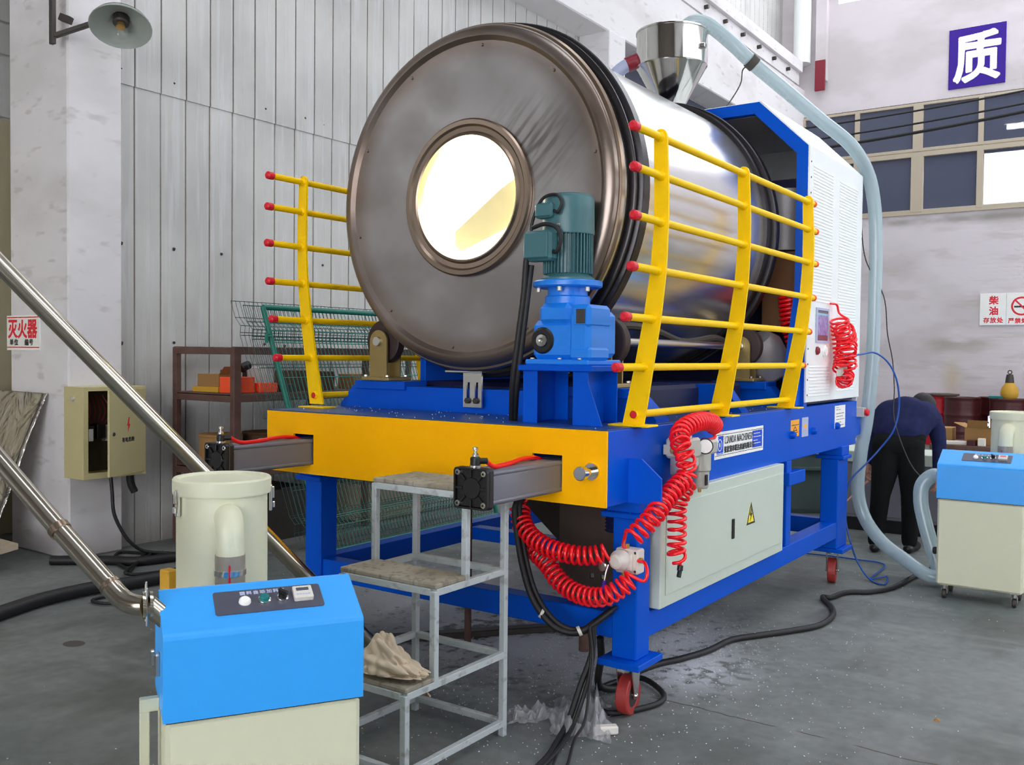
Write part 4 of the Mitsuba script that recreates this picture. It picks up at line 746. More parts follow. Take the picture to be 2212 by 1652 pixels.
obj('field_lines', cat(*[bx(.0048, .0054, 1.6, 1.6 + l, z, z + .003, 0) for z, l in ((1.138, .1), (1.12, .12), (1.1, .07), (1.085, .11))]), 'white_plastic', np_)
s1 = P('sticker', bx(0, .002, 2.22, 2.37, 1.078, 1.178, 0), 'label_orange', label='orange warning sticker')
obj('print', cat(bx(.002, .0026, 2.23, 2.36, 1.145, 1.149, 0), bx(.002, .0026, 2.24, 2.35, 1.10, 1.104, 0), extr(Polygon([(2.255, 1.11), (2.335, 1.11), (2.295, 1.14)]).difference(Polygon([(2.27, 1.115), (2.32, 1.115), (2.295, 1.133)])), (.002, 0, 0), (0, 1, 0), (0, 0, 1), .0006)), 'ink_black', s1, False)
s2 = P('sticker', bx(0, .002, 2.425, 2.545, 1.066, 1.184, 0), 'label_grey', label='pale grey sticker')
obj('print', cat(bx(.002, .0026, 2.46, 2.51, 1.12, 1.14, 0), bx(.002, .0026, 2.44, 2.53, 1.10, 1.103, 0)), 'label_orange', s2)
s3 = P('rating_sheet', bx(0, .003, 3.105, 3.345, 1.078, 1.23, 0), 'white_plastic', label='white rating sheet')
obj('print', cat(*[bx(.003, .0036, 3.13, 3.13 + l, z, z + .003, 0) for z, l in ((1.215, .06), (1.2, .1), (1.175, .18), (1.155, .16), (1.135, .19), (1.115, .12), (1.095, .18))]), 'ink_black', s3)
P('paint_mark', bx(0, .001, .36, .45, 1.251, 1.252, 0), 'ink_blue') if False else None
# air filter, regulator and oiler
fr = P('air_unit', cat(bx(.015, .125, .50, .64, 1.10, 1.19, .01), bx(.02, .115, .64, .86, 1.10, 1.165, .01), bx(.005, .03, .5, .86, 1.115, 1.16, .003), lathe([(0, 1.215), (.03, 1.215), (.036, 1.205), (.036, 1.19), (.042, 1.185)], (.07, .575, 0), (0, 0, 1), 24), bx(.03, .11, .60, .66, 1.055, 1.105, .008)), 'die_cast', label='cast air filter and oiler unit with two bowls')
for y in (.555, .755):
    bl = obj('bowl', lathe([(0, 1.105), (.05, 1.105), (.05, 1.03), (.044, 1.022), (.042, .955), (.036, .945), (.0, .943)], (.07, y, 0), (0, 0, 1), 32), 'die_cast', fr, 30)
    obj('sight_glass', bx(.108, .1145, y - .028, y - .008, .962, 1.012, .002), 'black_plastic', fr)
    obj('drain', cyl((.07, y, .925), (.07, y, .943), .008, 10), 'brass', fr)
gg = obj('pressure_gauge', lathe([(0, 0), (.036, 0), (.036, .03), (.0, .03)], (.115, .70, 1.147), (.5, -.86, 0), 28), 'black_plastic', fr, 30)
obj('gauge_dial', lathe([(0, .0305), (.031, .0305), (.031, .0315), (0, .0315)], (.115, .70, 1.147), (.5, -.86, 0), 28), 'white_plastic', fr, 30)
obj('inlet_fitting', cyl((.07, .46, 1.14), (.07, .5, 1.14), .014, 12), 'brass', fr)
# housing at the rear
OUT = [(0, Z1), (0, 2.84), (-.314, 3.145), (-1.706, 3.145), (-2.02, 2.84), (-2.02, Z1)]
INN = [(-.07, Z1 + .09), (-.07, 2.80), (-.345, 3.075), (-1.675, 3.075), (-1.95, 2.80), (-1.95, Z1 + .09)]
hs = P('housing', extr(Polygon(OUT).difference(Polygon(INN)), (0, 2.51, 0), (1, 0, 0), (0, 0, 1), .06), 'blue_paint', False, 'white housing with a blue arch at the rear of the drum')
t_ = .012
obj('side_panel', bx(-t_, .012, 2.452, ML, 1.275, 2.842, .003), 'white_paint', hs, label='white louvred side panel')
obj('side_panel', bx(-2.032, -2.008, 2.452, ML, 1.275, 2.842, .003), 'white_paint', hs)
for s in (0, 1):
    fx = (lambda x: x) if s == 0 else (lambda x: -2.02 - x)
    obj('slope_panel', hull([(fx(x), y, z) for (x, z) in ((.012, 2.838), (-.005, 2.835), (-.314, 3.135), (-.305, 3.153)) for y in (2.452, ML)]), 'white_paint', hs, False)
obj('roof_panel', bx(-1.715, -.305, 2.452, ML, 3.133, 3.15, .003), 'white_paint', hs)
obj('rear_panel', extr(Polygon(OUT), (0, ML, 0), (1, 0, 0), (0, 0, 1), .012), 'white_paint', hs, False)
parts('inner_panel', (bx(-.04, -.03, 2.52, ML - .02, Z1 + .01, 2.80, 0), bx(-1.99, -1.98, 2.52, ML - .02, Z1 + .01, 2.80, 0)), 'navy_liner', hs, label='dark blue inner panel')
obj('ceiling_liner', cat(extr(Polygon([(-.05, 2.80), (-.06, 2.79), (-.345, 3.075), (-1.675, 3.075), (-1.96, 2.79), (-1.97, 2.80), (-1.68, 3.09), (-.34, 3.09)]), (0, ML - .02, 0), (1, 0, 0), (0, 0, 1), 1.1)), 'grey_liner', hs, False)
obj('partition', bx(-1.95, -.05, 2.95, 2.96, Z1 + .01, 2.74, .002), 'navy_liner', hs)
obj('insulation_board', bx(-.33, -.06, 2.60, 2.64, 1.72, 2.22, .004), 'wood_board', hs, label='brown board inside the housing')
obj('inner_duct', cat(cyl((-.24, 2.75, 2.23), (-.24, 2.75, 2.62), .17, 28)), 'grey_liner', hs, 40)
obj('side_brace', extr(Polygon([(2.38, Z1 + .01), (2.45, Z1 + .01), (2.45, 1.95), (2.41, 1.95), (2.20, Z1 + .05), (2.20, Z1 + .01)]), (-.06, 0, 0), (0, 1, 0), (0, 0, 1), .04), 'blue_paint', hs, False)
for (y0, y1, z0, z1) in ((2.52, 2.93, 1.90, 2.72), (3.08, 3.50, 1.55, 2.72), (2.50, 2.93, 1.31, 1.50), (3.08, 3.50, 1.33, 1.50)):
    sl = [hull([(.012, y0, z), (.012, y1, z), (.012, y0, z + .012), (.012, y1, z + .012), (.0165, y0, z + .002), (.0165, y1, z + .002)]) for z in np.arange(z0, z1, .02)]
    kk = obj('louvres', cat(*sl), 'white_paint', hs, False); labels[kk] = {'kind': 'stuff', 'label': 'rows of fine louvres'}
parts('panel_screw', [cyl((.012, 2.475, z), (.015, 2.475, z), .006, 8) for z in np.arange(1.32, 2.82, .095)], 'dark_metal', hs)
obj('touch_screen', bx(.012, .018, 2.64, 2.855, 1.66, 1.85, .002), 'screen', hs, label='violet touch screen')
obj('screen_bezel', cat(extr(sbox(2.615, 1.645, 2.88, 1.865).difference(sbox(2.64, 1.66, 2.855, 1.85)), (.012, 0, 0), (0, 1, 0), (0, 0, 1), .008)), 'label_grey', hs, False)
obj('push_button', lathe([(0, .02), (.018, .018), (.02, .012), (.026, .01), (.026, 0), (0, 0)], (.012, 2.65, 1.595), (1, 0, 0), 20), 'maroon', hs)
obj('push_button', lathe([(0, .02), (.03, .018), (.032, .01), (.04, .008), (.04, 0), (0, 0)], (.012, 2.80, 1.593), (1, 0, 0), 24), 'white_plastic', hs)
# hopper on the housing roof
hx, hy = -1.01, 2.645
hp = P('feed_hopper', lathe([(.0, 3.765), (.2, 3.762), (.236, 3.757), (.24, 3.75), (.24, 3.52), (.232, 3.51), (.075, 3.22), (.06, 3.15)], (hx, hy, 0), (0, 0, 1), 72), 'chrome', 35, 'polished conical feed hopper on the housing roof')
obj('hopper_band', lathe([(.24, 3.742), (.246, 3.742), (.246, 3.752), (.24, 3.756)], (hx, hy, 0), (0, 0, 1), 72), 'chrome', hp, 40)
obj('hopper_clamp', bx(hx + .225, hx + .265, hy - .06, hy - .02, 3.60, 3.63, .004), 'bright_steel', hp)
obj('hopper_tube', tube([(hx - .2, hy - .1, 3.58), (hx - .3, hy - .16, 3.52), (hx - .38, hy - .2, 3.42), (hx - .42, hy - .22, 3.28), (hx - .43, hy - .22, 3.15)], .045, 14), 'label_grey', hp, 40, 'clear bent tube beside the hopper')
obj('tube_cuff', tube([(hx - .185, hy - .09, 3.585), (hx - .27, hy - .14, 3.545)], .052, 14), 'maroon', hp, 40)

# ================================================================ HOSES AND CABLES AT THE DRYER
h = single('coiled_hose', coil([(-0.486, 0.12, 0.886), (-0.48, 0.1, 0.863), (-0.453, 0.08, 0.818), (-0.403, 0.06, 0.776), (-0.337, 0.05, 0.746), (-0.255, 0.05, 0.727), (-0.181, 0.06, 0.719), (-0.115, 0.08, 0.72), (-0.066, 0.1, 0.732)], .036, .0074, .0262, lead0=[(-.478, .14, .96), (-.47, .13, .91)], lead1=[(-.05, .12, .71), (-.03, .15, .70)]), 'red_hose',
           'upper red coiled air hose sagging between the front plate and the white hand valve', 'hose', smooth=60)
single('coiled_hose', coil([(-0.533, 0.16, 0.87), (-0.512, 0.16, 0.775), (-0.443, 0.14, 0.70), (-0.357, 0.12, 0.652), (-0.285, 0.1, 0.595), (-0.209, 0.09, 0.559), (-0.124, 0.08, 0.549), (-0.047, 0.08, 0.561), (0.017, 0.1, 0.601), (0.054, 0.13, 0.639)], .036, .0074, .0272, lead0=[(-.535, .2, .97), (-.53, .17, .90)], lead1=[(.106, .13, .637), (.118, .14, .672), (.09, .17, .702), (.05, .19, .702)]), 'red_hose',
       'lowest red coiled air hose hanging in a loop below the white hand valve', 'hose', smooth=60)
single('coiled_hose', coil([(0.06, 0.94, 1.222), (0.075, 0.86, 1.242), (0.09, 0.72, 1.256), (0.1, 0.575, 1.25), (0.1, 0.48, 1.225), (0.12, 0.425, 1.185), (0.15, 0.41, 1.135), (0.15, 0.43, 1.085), (0.15, 0.43, 1.035), (0.14, 0.345, 0.997), (0.13, 0.261, 0.953), (0.13, 0.177, 0.906), (0.11, 0.125, 0.862), (0.08, 0.08, 0.82)], .038, .0078, .0325, lead0=[(.03, .90, 1.15), (.06, .95, 1.17)], lead1=[(.02, .12, .79), (-.01, .17, .76), (-.012, .19, .752)]), 'red_hose',
       'red coiled air hose arching over the cast air filter on the blue beam', 'hose', smooth=60)
kd = thing('coiled_hose', 'red coiled air hose hanging straight down in front of the grey cabinet door', 'hose')
obj('coil', coil([(0.13, 0.50, 1.005), (0.125, 0.452, 0.965), (0.12, 0.415, 0.92), (0.12, 0.41, 0.854), (0.12, 0.413, 0.774), (0.12, 0.407, 0.715), (0.12, 0.42, 0.68)], .036, .0076, .034, lead0=[(.10, .47, 1.13), (.12, .48, 1.06)], lead1=[(.11, .46, .655), (.11, .472, .64)]), 'red_hose', kd, 60)
obj('coupling', cat(cyl((.11, .472, .642), (.11, .468, .618), .013, 14), cyl((.11, .468, .618), (.11, .456, .592), .010, 14)), 'black_plastic', kd, 40, 'black end coupling')
hv = thing('hand_valve', 'white pneumatic hand valve with a lever hanging among the red coils', 'valve')
obj('body', cat(bx(-.055, .05, .185, .25, .642, .745, .006), bx(-.04, .03, .17, .19, .655, .73, .006), lathe([(.044, 0), (.044, .018), (.034, .035), (.03, .05), (.02, .056), (0, .056)], (-.02, .172, .70), (0, -1, 0), 36)), 'off_white', hv)
obj('lever', cat(lathe([(0, 0), (.02, 0), (.021, .01), (.016, .012), (0, .012)], (-.055, .085, .685), (-.35, -.93, 0), 24), tube([(-.04, .10, .69), (-.045, .09, .66), (-.05, .085, .62)], .004, 8)), 'bright_steel', hv, 40)
obj('lever_grip', tube([(-.049, .086, .625), (-.055, .08, .585), (-.062, .075, .555)], .0085, 10), 'ink_blue', hv, 40, 'blue lever grip')
obj('brass_port', cat(cyl((-.012, .205, .745), (-.012, .205, .765), .012, 12), cyl((.05, .2, .702), (.066, .2, .702), .012, 12), cyl((-.02, .2, .642), (-.02, .2, .622), .012, 12)), 'brass', hv)
obj('screws', cat(*[cyl((x, .184, z), (x, .187, z), .006, 8) for x in (-.043, .038) for z in (.655, .733)]), 'dark_metal', hv)
mc = thing('motor_cable', 'pair of black cables rising from the deck to the teal motor', 'cable')
parts('cable', (tube([(-0.604, 0.2, 1.25), (-0.545, 0.12, 1.42), (-0.507, 0.1, 1.603), (-0.478, 0.1, 1.804), (-0.465, 0.10, 1.966), (-.455, .10, 2.0)], .013, 8), tube([(-0.594, 0.21, 1.25), (-0.528, 0.13, 1.42), (-0.49, 0.11, 1.603), (-0.463, 0.11, 1.804), (-0.452, 0.12, 1.94)], .013, 8)), 'rubber', mc, 50)
cb_ = thing('cable_bundle', 'thick bundle of black cables looping below the front beam', 'cable')
parts('cable', [tube(R3([(-0.477, 0.07, 0.92), (-0.477, 0.05, 0.87), (-0.461, 0.05, 0.761), (-0.435, 0.05, 0.643), (-0.393, 0.05, 0.529), (-0.333, 0.05, 0.449), (-0.268, 0.06, 0.398), (-0.2, 0.08, 0.384), (-0.151, 0.1, 0.4), (-0.118, 0.15, 0.433), (-0.102, 0.24, 0.46)]) + R3(o), r, 8) for o, r in (((0, 0, 0), .014), ((.016, .012, .012), .011), ((-.004, .02, -.012), .010))], 'rubber', cb_, 50)
parts('cable_tie', [tube(R3(p), .021, 10, smooth=False) for p in ([(-.341, .052, .452), (-.331, .058, .446)], [(-.175, .088, .390), (-.165, .096, .396)])], 'off_white', cb_, 50)
strands = [[(-0.141, 0.12, 0.413), (-0.126, 0.12, 0.321), (-0.12, 0.1, 0.23), (-0.118, 0.05, 0.147), (-0.125, 0.0, 0.064), (-0.113, -0.065, 0.03), (-0.091, -0.16, 0.02), (-0.062, -0.273, 0.02), (-0.03, -0.45, 0.02)],
           [(-0.125, 0.1, 0.42), (-0.109, 0.1, 0.29), (-0.096, 0.05, 0.151), (-0.075, -0.02, 0.062), (-0.066, -0.114, 0.02), (0.022, -0.309, 0.012), (.06, -.45, .012)],
           [(-0.123, 0.12, 0.416), (-0.114, 0.12, 0.284), (-0.136, 0.08, 0.154), (-0.135, 0.0, 0.042), (-0.103, -0.141, 0.02), (-0.01, -0.372, 0.012), (.02, -.5, .012)],
           [(-0.13, 0.14, 0.43), (-0.13, 0.13, 0.3), (-0.145, 0.06, 0.17), (-0.15, -0.02, 0.05), (-0.13, -0.12, 0.02), (-0.07, -0.3, 0.02), (-.04, -.47, .02)]]
for s, r, lab in zip(strands, (.009, .006, .0045, .013), ('second thickest of the four loose black cables trailing from the bundle', 'thin black cable farthest right of those trailing from the bundle', 'thinnest of the four loose black cables trailing from the bundle', 'thickest of the four loose black cables trailing from the bundle')):
    single('trailing_cable', tube(s, r, 7), 'rubber', lab, 'cable', 'cables trailing from the bundle', smooth=50)
single('power_cable', tube([(0.55, 3.6, 0.259), (0.46, 3.95, 0.04), (0.392, 3.74, 0.02), (0.347, 3.332, 0.018), (0.254, 3.106, 0.018), (0.135, 3.0, 0.018), (0.088, 2.801, 0.018), (0.045, 2.769, 0.018), (0.166, 2.554, 0.018), (0.224, 2.366, 0.018), (0.221, 2.123, 0.018), (0.129, 1.917, 0.018), (0.014, 1.721, 0.018), (-0.077, 1.547, 0.018), (-0.103, 1.297, 0.018), (-0.162, 1.084, 0.018), (-0.22, 0.941, 0.018), (-.25, .72, .018), (-.2, .55, .018), (-.245, .4, .06), (-.22, .37, .2), (-.21, .34, .3)], .0165, 9), 'rubber',
       'thick black power cable winding over the floor from the far loader', 'cable', smooth=50)
single('cable_loop', tube([(-0.29, 0.46, 0.016), (-0.264, 0.6, 0.016), (-0.2, 0.70, 0.02), (-0.1, 0.66, 0.02), (0.005, 0.55, 0.02), (0.01, 0.43, 0.016), (-0.09, 0.24, 0.016), (-.17, .27, .016)], .013, 9), 'rubber', 'loop of black hose lying round the front red caster', 'cable', smooth=50)
bt = [(0.075, 3.0, 1.555), (0.099, 3.35, 1.578), (0.153, 3.5, 1.589), (0.223, 3.6, 1.516), (0.269, 3.65, 1.387), (0.274, 3.7, 1.207), (0.24, 3.7, 1.042), (0.149, 3.7, 0.905), (0.06, 3.66, 0.788), (-0.02, 3.62, 0.686), (-0.05, 3.58, 0.556), (-0.04, 3.56, 0.409), (0.0, 3.55, 0.25), (0.05, 3.572, 0.1), (0.16, 3.476, 0.014), (0.271, 3.402, 0.012), (0.226, 3.655, 0.012), (0.159, 3.483, 0.018), (0.138, 3.954, 0.012), (0.07, 4.098, 0.012), (-0.102, 4.108, 0.012), (-0.314, 4.112, 0.012), (-0.601, 4.076, 0.012)]
single('air_tube', tube(bt, .0062, 8), 'tube_blue', 'thin blue air tube from the blow gun hose to a tangle on the floor', 'tube', smooth=50)
gk = thing('blow_gun_hose', 'tangled red spiral hose with a blow gun hanging on the white housing panel', 'hose')
parts('spiral', (coil([(.075, 2.91, 1.80), (.075, 2.95, 1.72), (.08, 2.97, 1.62), (.09, 2.96, 1.53), (.09, 2.93, 1.47)], .056, .0072, .030, lead0=[(.03, 2.86, 1.90), (.05, 2.93, 1.895), (.06, 2.96, 1.84)]), coil([(.105, 2.90, 1.74), (.10, 3.0, 1.66), (.115, 2.93, 1.57), (.12, 2.95, 1.47)], .06, .0072, .033, phase=1.2), coil([(.095, 3.02, 1.45), (.10, 2.95, 1.40), (.11, 2.93, 1.44)], .048, .0072, .022)), 'red_hose', gk, 60)
obj('blow_gun', cat(hull([(.10 + a, 2.83 + b, 1.455 + c) for a in (-.015, .015) for b in (0,) for c in (-.02, .02)] + [(.10 + a, 2.98 + b, 1.50 + c) for a in (-.012, .012) for b in (0,) for c in (-.016, .016)])), 'die_cast', gk, 30, 'grey blow gun')
obj('nozzle', cat(cyl((.10, 2.98, 1.5), (.10, 3.02, 1.51), .014, 12), cyl((.11, 2.99, 1.41), (.11, 3.03, 1.42), .013, 12), cyl((.075, 3.02, 1.545), (.078, 3.10, 1.565), .012, 12)), 'black_plastic', gk)
single('inner_coil', coil([(-.13, 2.54, 1.93), (-.12, 2.545, 1.80), (-.10, 2.56, 1.70), (-.08, 2.58, 1.62)], .062, .010, .026), 'red_hose', 'red coiled hose hanging in the shade inside the blue arch', 'hose', smooth=60)
single('fan_motor', cat(lathe([(0, 0), (.12, 0), (.14, .02), (.14, .2), (.10, .26), (0, .27)], (-.22, 2.53, 1.45), (-.3, -.6, .9), 32)), 'grey_liner', 'grey rounded blower beside the rear drum roller', 'blower', smooth=40)
# clear hoses
ck = thing('conveying_hose', 'clear ribbed plastic hose running from the polished hopper over the housing down to the floor', 'hose')
hA = [(-0.93, 2.645, 3.77), (-0.849, 2.65, 3.800), (-0.771, 2.7, 3.78), (-0.663, 2.8, 3.68), (-0.537, 2.9, 3.541), (-0.363, 3.1, 3.366), (-0.2, 3.3, 3.20), (-0.04, 3.5, 3.04), (0.03, 3.68, 2.871), (0.06, 3.76, 2.66), (0.068, 3.8, 2.399), (0.07, 3.8, 2.132), (0.068, 3.8, 1.798), (0.058, 3.8, 1.463), (0.033, 3.8, 1.126), (-0.007, 3.8, 0.853), (-0.021, 3.8, 0.579), (0.035, 3.8, 0.381), (0.167, 3.75, 0.236), (0.321, 3.7, 0.148), (0.495, 3.6, 0.077), (0.62, 3.62, 0.06)]
obj('hose', tube(hA, .047, 16, per=10, caps=False), 'clear_hose', ck, 60)
obj('spiral_wire', coil(hA[1:], .044, .003, .03, n=4, seg=10), 'label_grey', ck, 60)
labels[ck + '__spiral_wire'] = {'kind': 'stuff'}
obj('hose_clamp', tube([(-.553, 2.885, 3.558), (-.523, 2.915, 3.524)], .052, 20, smooth=False, caps=False), 'dark_metal', ck, 50, 'dark hose clamp')
parts('earth_wire', (tube([(-0.537, 2.9, 3.53), (-0.601, 2.9, 3.505), (-0.576, 2.8, 3.384), (-0.599, 2.7, 3.257), (-0.621, 2.6, 3.16)], .004, 6), tube([(0.0, 3.64, 2.557), (0.012, 3.75, 2.263), (0.13, 3.8, 1.998), (0.15, 3.85, 1.732), (0.178, 3.9, 1.532), (0.194, 3.9, 1.33), (.2, 3.9, 1.1), (.3, 3.95, .8), (.42, 3.95, .66)], .004, 6)), 'dark_metal', ck, 50)
single('suction_hose', tube([(0.60, 3.72, 0.72), (0.50, 3.76, 0.74), (0.43, 3.75, 0.67), (0.425, 3.73, 0.56), (0.45, 3.72, 0.44), (0.50, 3.70, 0.28), (.55, 3.68, .14), (.58, 3.66, .06)], .05, 16), 'clear_hose', 'short clear hose bending down along the far blue loader', 'hose', smooth=60)

# ================================================================ STEP STOOL
SX0, SX1 = -.835, -.341
sk = thing('step_stool', 'pale grey welded steel step stool with three worn wooden treads', 'step stool')
YR, Y1, Y2, Y3 = -.20, -.455, -.64, -.80
TB = .026
for x in (SX0, SX1):
    xi = x + (TB / 2 if x == SX0 else -TB / 2)
    for y, z in ((YR, 1.02), (Y1, 1.02), (Y2, .68), (Y3, .34)):
        z0 = {YR: 0, Y1: .68, Y2: .34, Y3: 0}[y]
        obj('post', bx(xi - TB / 2, xi + TB / 2, y - TB / 2, y + TB / 2, z0, z, .002), 'stool_paint', sk)
    for z, y in ((.055, Y3), (.335, Y3), (.675, Y2), (1.01, Y1)):
        obj('side_rail', bx(xi - TB / 2, xi + TB / 2, y, YR, z - TB / 2, z + TB / 2, .002), 'stool_paint', sk)
for z, y in ((.055, YR), (.335, YR), (.675, YR), (1.01, YR), (.675, Y2), (.335, Y3), (1.01, Y1), (.055, Y3)):
    obj('cross_rail', bx(SX0 + TB, SX1 - TB, y - TB / 2, y + TB / 2, z - TB / 2, z + TB / 2, .002), 'stool_paint', sk)
for z, ya, yb in ((.348, Y3 - .008, Y2 + .01), (.688, Y2 - .008, Y1 + .01), (1.023, Y1 - .008, YR + .01)):
    obj('tread', bx(SX0 + .002, SX1 - .002, ya, yb, z, z + .018, .004), 'tread_wood', sk, label='worn brown tread board')
# rag
rg = trimesh.creation.icosphere(subdivisions=5)
v = rg.vertices.copy()
n1 = meshkit.fbm(v * 1.6 + 3, 3, 1)[:, None]
q_ = v + .35 * (meshkit.fbm(v * 2.0 + 20, 2, 4)[:, None] - .5)
fold = np.abs(meshkit.noise(q_ * R3([3.2, 4.5, 2.2]) + 9, 2) - .5)[:, None] * 2
v = v * (0.70 + 0.5 * n1 - .30 * np.clip(.35 - fold, 0, 1) * 2.2)
v[:, 2] = np.where(v[:, 2] < 0, v[:, 2] * .22, v[:, 2] * 1.25)
v = v * R3([.115, .085, .115])
t_ = np.clip((v[:, 0] + .02) / .12, 0, 1); v[:, 0] += .075 * t_ ** 2; v[:, 2] *= 1 - .72 * t_
v[:, 2] -= v[:, 2].min()
rg = trimesh.Trimesh(v + R3([-.50, -.735, .3665]), rg.faces)
trimesh.smoothing.filter_laplacian(rg, iterations=4)
single('cleaning_rag', rg, 'rag', 'crumpled beige cloth lying on the lowest tread of the step stool', 'cloth', smooth=True)


# ================================================================ VACUUM LOADERS
def loader(o, ang, w, label, group=None, lift=0.0, digits='dark'):
    """front lower left corner o, width direction ang from +X; local x along the front, y into depth, z up"""
    c, s = math.cos(ang), math.sin(ang)
    M = np.eye(4); M[:3, 0], M[:3, 1], M[:3, 3] = [c, s, 0], [-s, c, 0], o
    tf = lambda m: (m.apply_transform(M), m)[1]
    k = thing('vacuum_loader', label, 'machine')
    h0, h1, h2, D = .09, .65, .875, .30
    obj('body', tf(bx(0, w, 0, D, h0 - lift, h1, .012)), 'cream_paint', k, label='cream lower body')
    sl, hb = .165, .955
    cov = hull([(x, y, z) for x in (-.006, w + .006) for (y, z) in ((-.006, h1 + .002), (-.006, h2 - .012), (-.003, h2 - .003), (.006, h2 + .003), (sl - .006, hb - .001), (sl + .004, hb), (D + .006, h2 - .02), (D + .006, h1 + .002))])
    obj('cover', tf(cov), 'sky_blue_paint', k, False, 'sky blue top cover with a sloping panel')
    obj('seam', tf(bx(.002, w - .002, -.001, .01, h1 - .002, h1 + .003, 0)), 'dark_metal', k)
    # control panel on the slope
    ex = R3([c, s, 0]); ey = R3([-s * (sl + .006), c * (sl + .006), hb - h2]); ey /= np.linalg.norm(ey); ez = np.cross(ex, ey)
    org = lambda u, vv, e=0.0: R3(o) + R3([c, s, 0]) * u + ey * (vv + .0) + R3([-s * 0, c * 0, 0]) + R3([0, 0, h2]) + ez * e + R3([-s, c, 0]) * .0
    L = math.hypot(sl, hb - h2)
    pw, ph = .285 * w / .5, .095
    pu, pv = .27 * w / .5, L * .56
    pk = obj('control_panel', extr(rrect(pw, ph, .008), org(pu, pv, .001), ex, ey, .003), 'panel_dark', k, False, 'dark control panel')
    e0 = .004
    obj('lettering', glyph_mesh(hanzi('塑料自动加料机', .0155, 1.16), org(pu - .075, pv + .033, e0), ex, ey, .0008), 'label_grey', pk, False)
    obj('indicator_lamp', lathe([(0, .012), (.012, .011), (.0155, .007), (.0165, 0), (0, 0)], org(pu - .065, pv - .003, e0), ez, 24), 'white_plastic', pk, 40, 'white indicator lamp')
    obj('push_button', cat(lathe([(0, .016), (.011, .015), (.0135, .012), (.0135, 0)], org(pu - .013, pv - .002, e0), ez, 24)), 'green_plastic', pk, 40, 'green push button')
    obj('button_ring', lathe([(.0135, 0), (.0175, 0), (.0175, .004), (.0135, .005)], org(pu - .013, pv - .002, e0), ez, 24), 'chrome', pk, 40)
    obj('selector_knob', cat(lathe([(0, .012), (.011, .011), (.012, 0), (0, 0)], org(pu + .036, pv - .002, e0 + .005), ez, 24), extr(sbox(-.004, -.013, .004, .013), org(pu + .036, pv - .002, e0 + .016), (ex + ey) / math.sqrt(2), (ey - ex) / math.sqrt(2), .012)), 'black_plastic', pk)
    obj('knob_ring', lathe([(.012, 0), (.016, 0), (.016, .005), (.012, .006)], org(pu + .036, pv - .002, e0), ez, 24), 'chrome', pk, 40)
    ck_ = obj('counter', extr(rrect(.052, .05, .003), org(pu + .092, pv + .004, e0), ex, ey, .012), 'off_white' if digits == 'dark' else 'die_cast', pk, False, 'small digital counter')
    obj('display', extr(rrect(.034, .012, .001), org(pu + .092, pv + .015, e0 + .012), ex, ey, .0008), 'ink_black' if digits == 'dark' else 'red_plastic', pk, False) if False else None
    scene[pk + '__counter_display'] = ply(extr(rrect(.034, .012, .001), org(pu + .092, pv + .015, e0 + .012), ex, ey, .0008), 'panel_dark' if digits == 'dark' else 'red_plastic')
    scene[pk + '__counter_keys'] = ply(cat(*[extr(rrect(.006, .005, .001), org(pu + .076 + .008 * i, pv - .006, e0 + .012), ex, ey, .0008) for i in range(5)]), 'label_grey')
    for x in (-.008,):
        obj('side_latch', tf(cat(bx(-.02, -.004, .10, .13, .74, .80, .004), bx(-.03, -.018, .105, .125, .77, .81, .003))), 'bright_steel', k)
    return k, tf


lk, ltf = loader((-.229, -1.858, -.047), math.radians(59), .507, 'nearer sky blue and cream vacuum loader in the left foreground', digits='dark', lift=.043)
obj('handle_bracket', ltf(cat(bx(-.055, -.005, .13, .155, .64, .675, .002), bx(-.055, -.03, .13, .155, .05, .64, .002))), 'cream_paint', lk)
rk_, rtf = loader((.617, 3.28, 0), 0.0, .5, 'farther sky blue and cream vacuum loader on small casters at the right edge', digits='red')
for x in (.047, .453):
    for y in (.04, .26):
        q = obj('caster', rtf(cat(bx(x - .025, x + .025, y - .02, y + .02, .083, .09, .001), cyl((x, y, .06), (x, y, .085), .016, 12), bx(x - .018, x - .014, y - .014, y + .014, .03, .065, .001), bx(x + .014, x + .018, y - .014, y + .014, .03, .065, .001))), 'bright_steel', rk_)
        obj('caster_wheel', rtf(lathe([(0, -.012), (.024, -.012), (.028, -.008), (.028, .008), (.024, .012), (0, .012)], (x, y, .028), (1, 0, 0), 20)), 'dark_metal', q, 40)


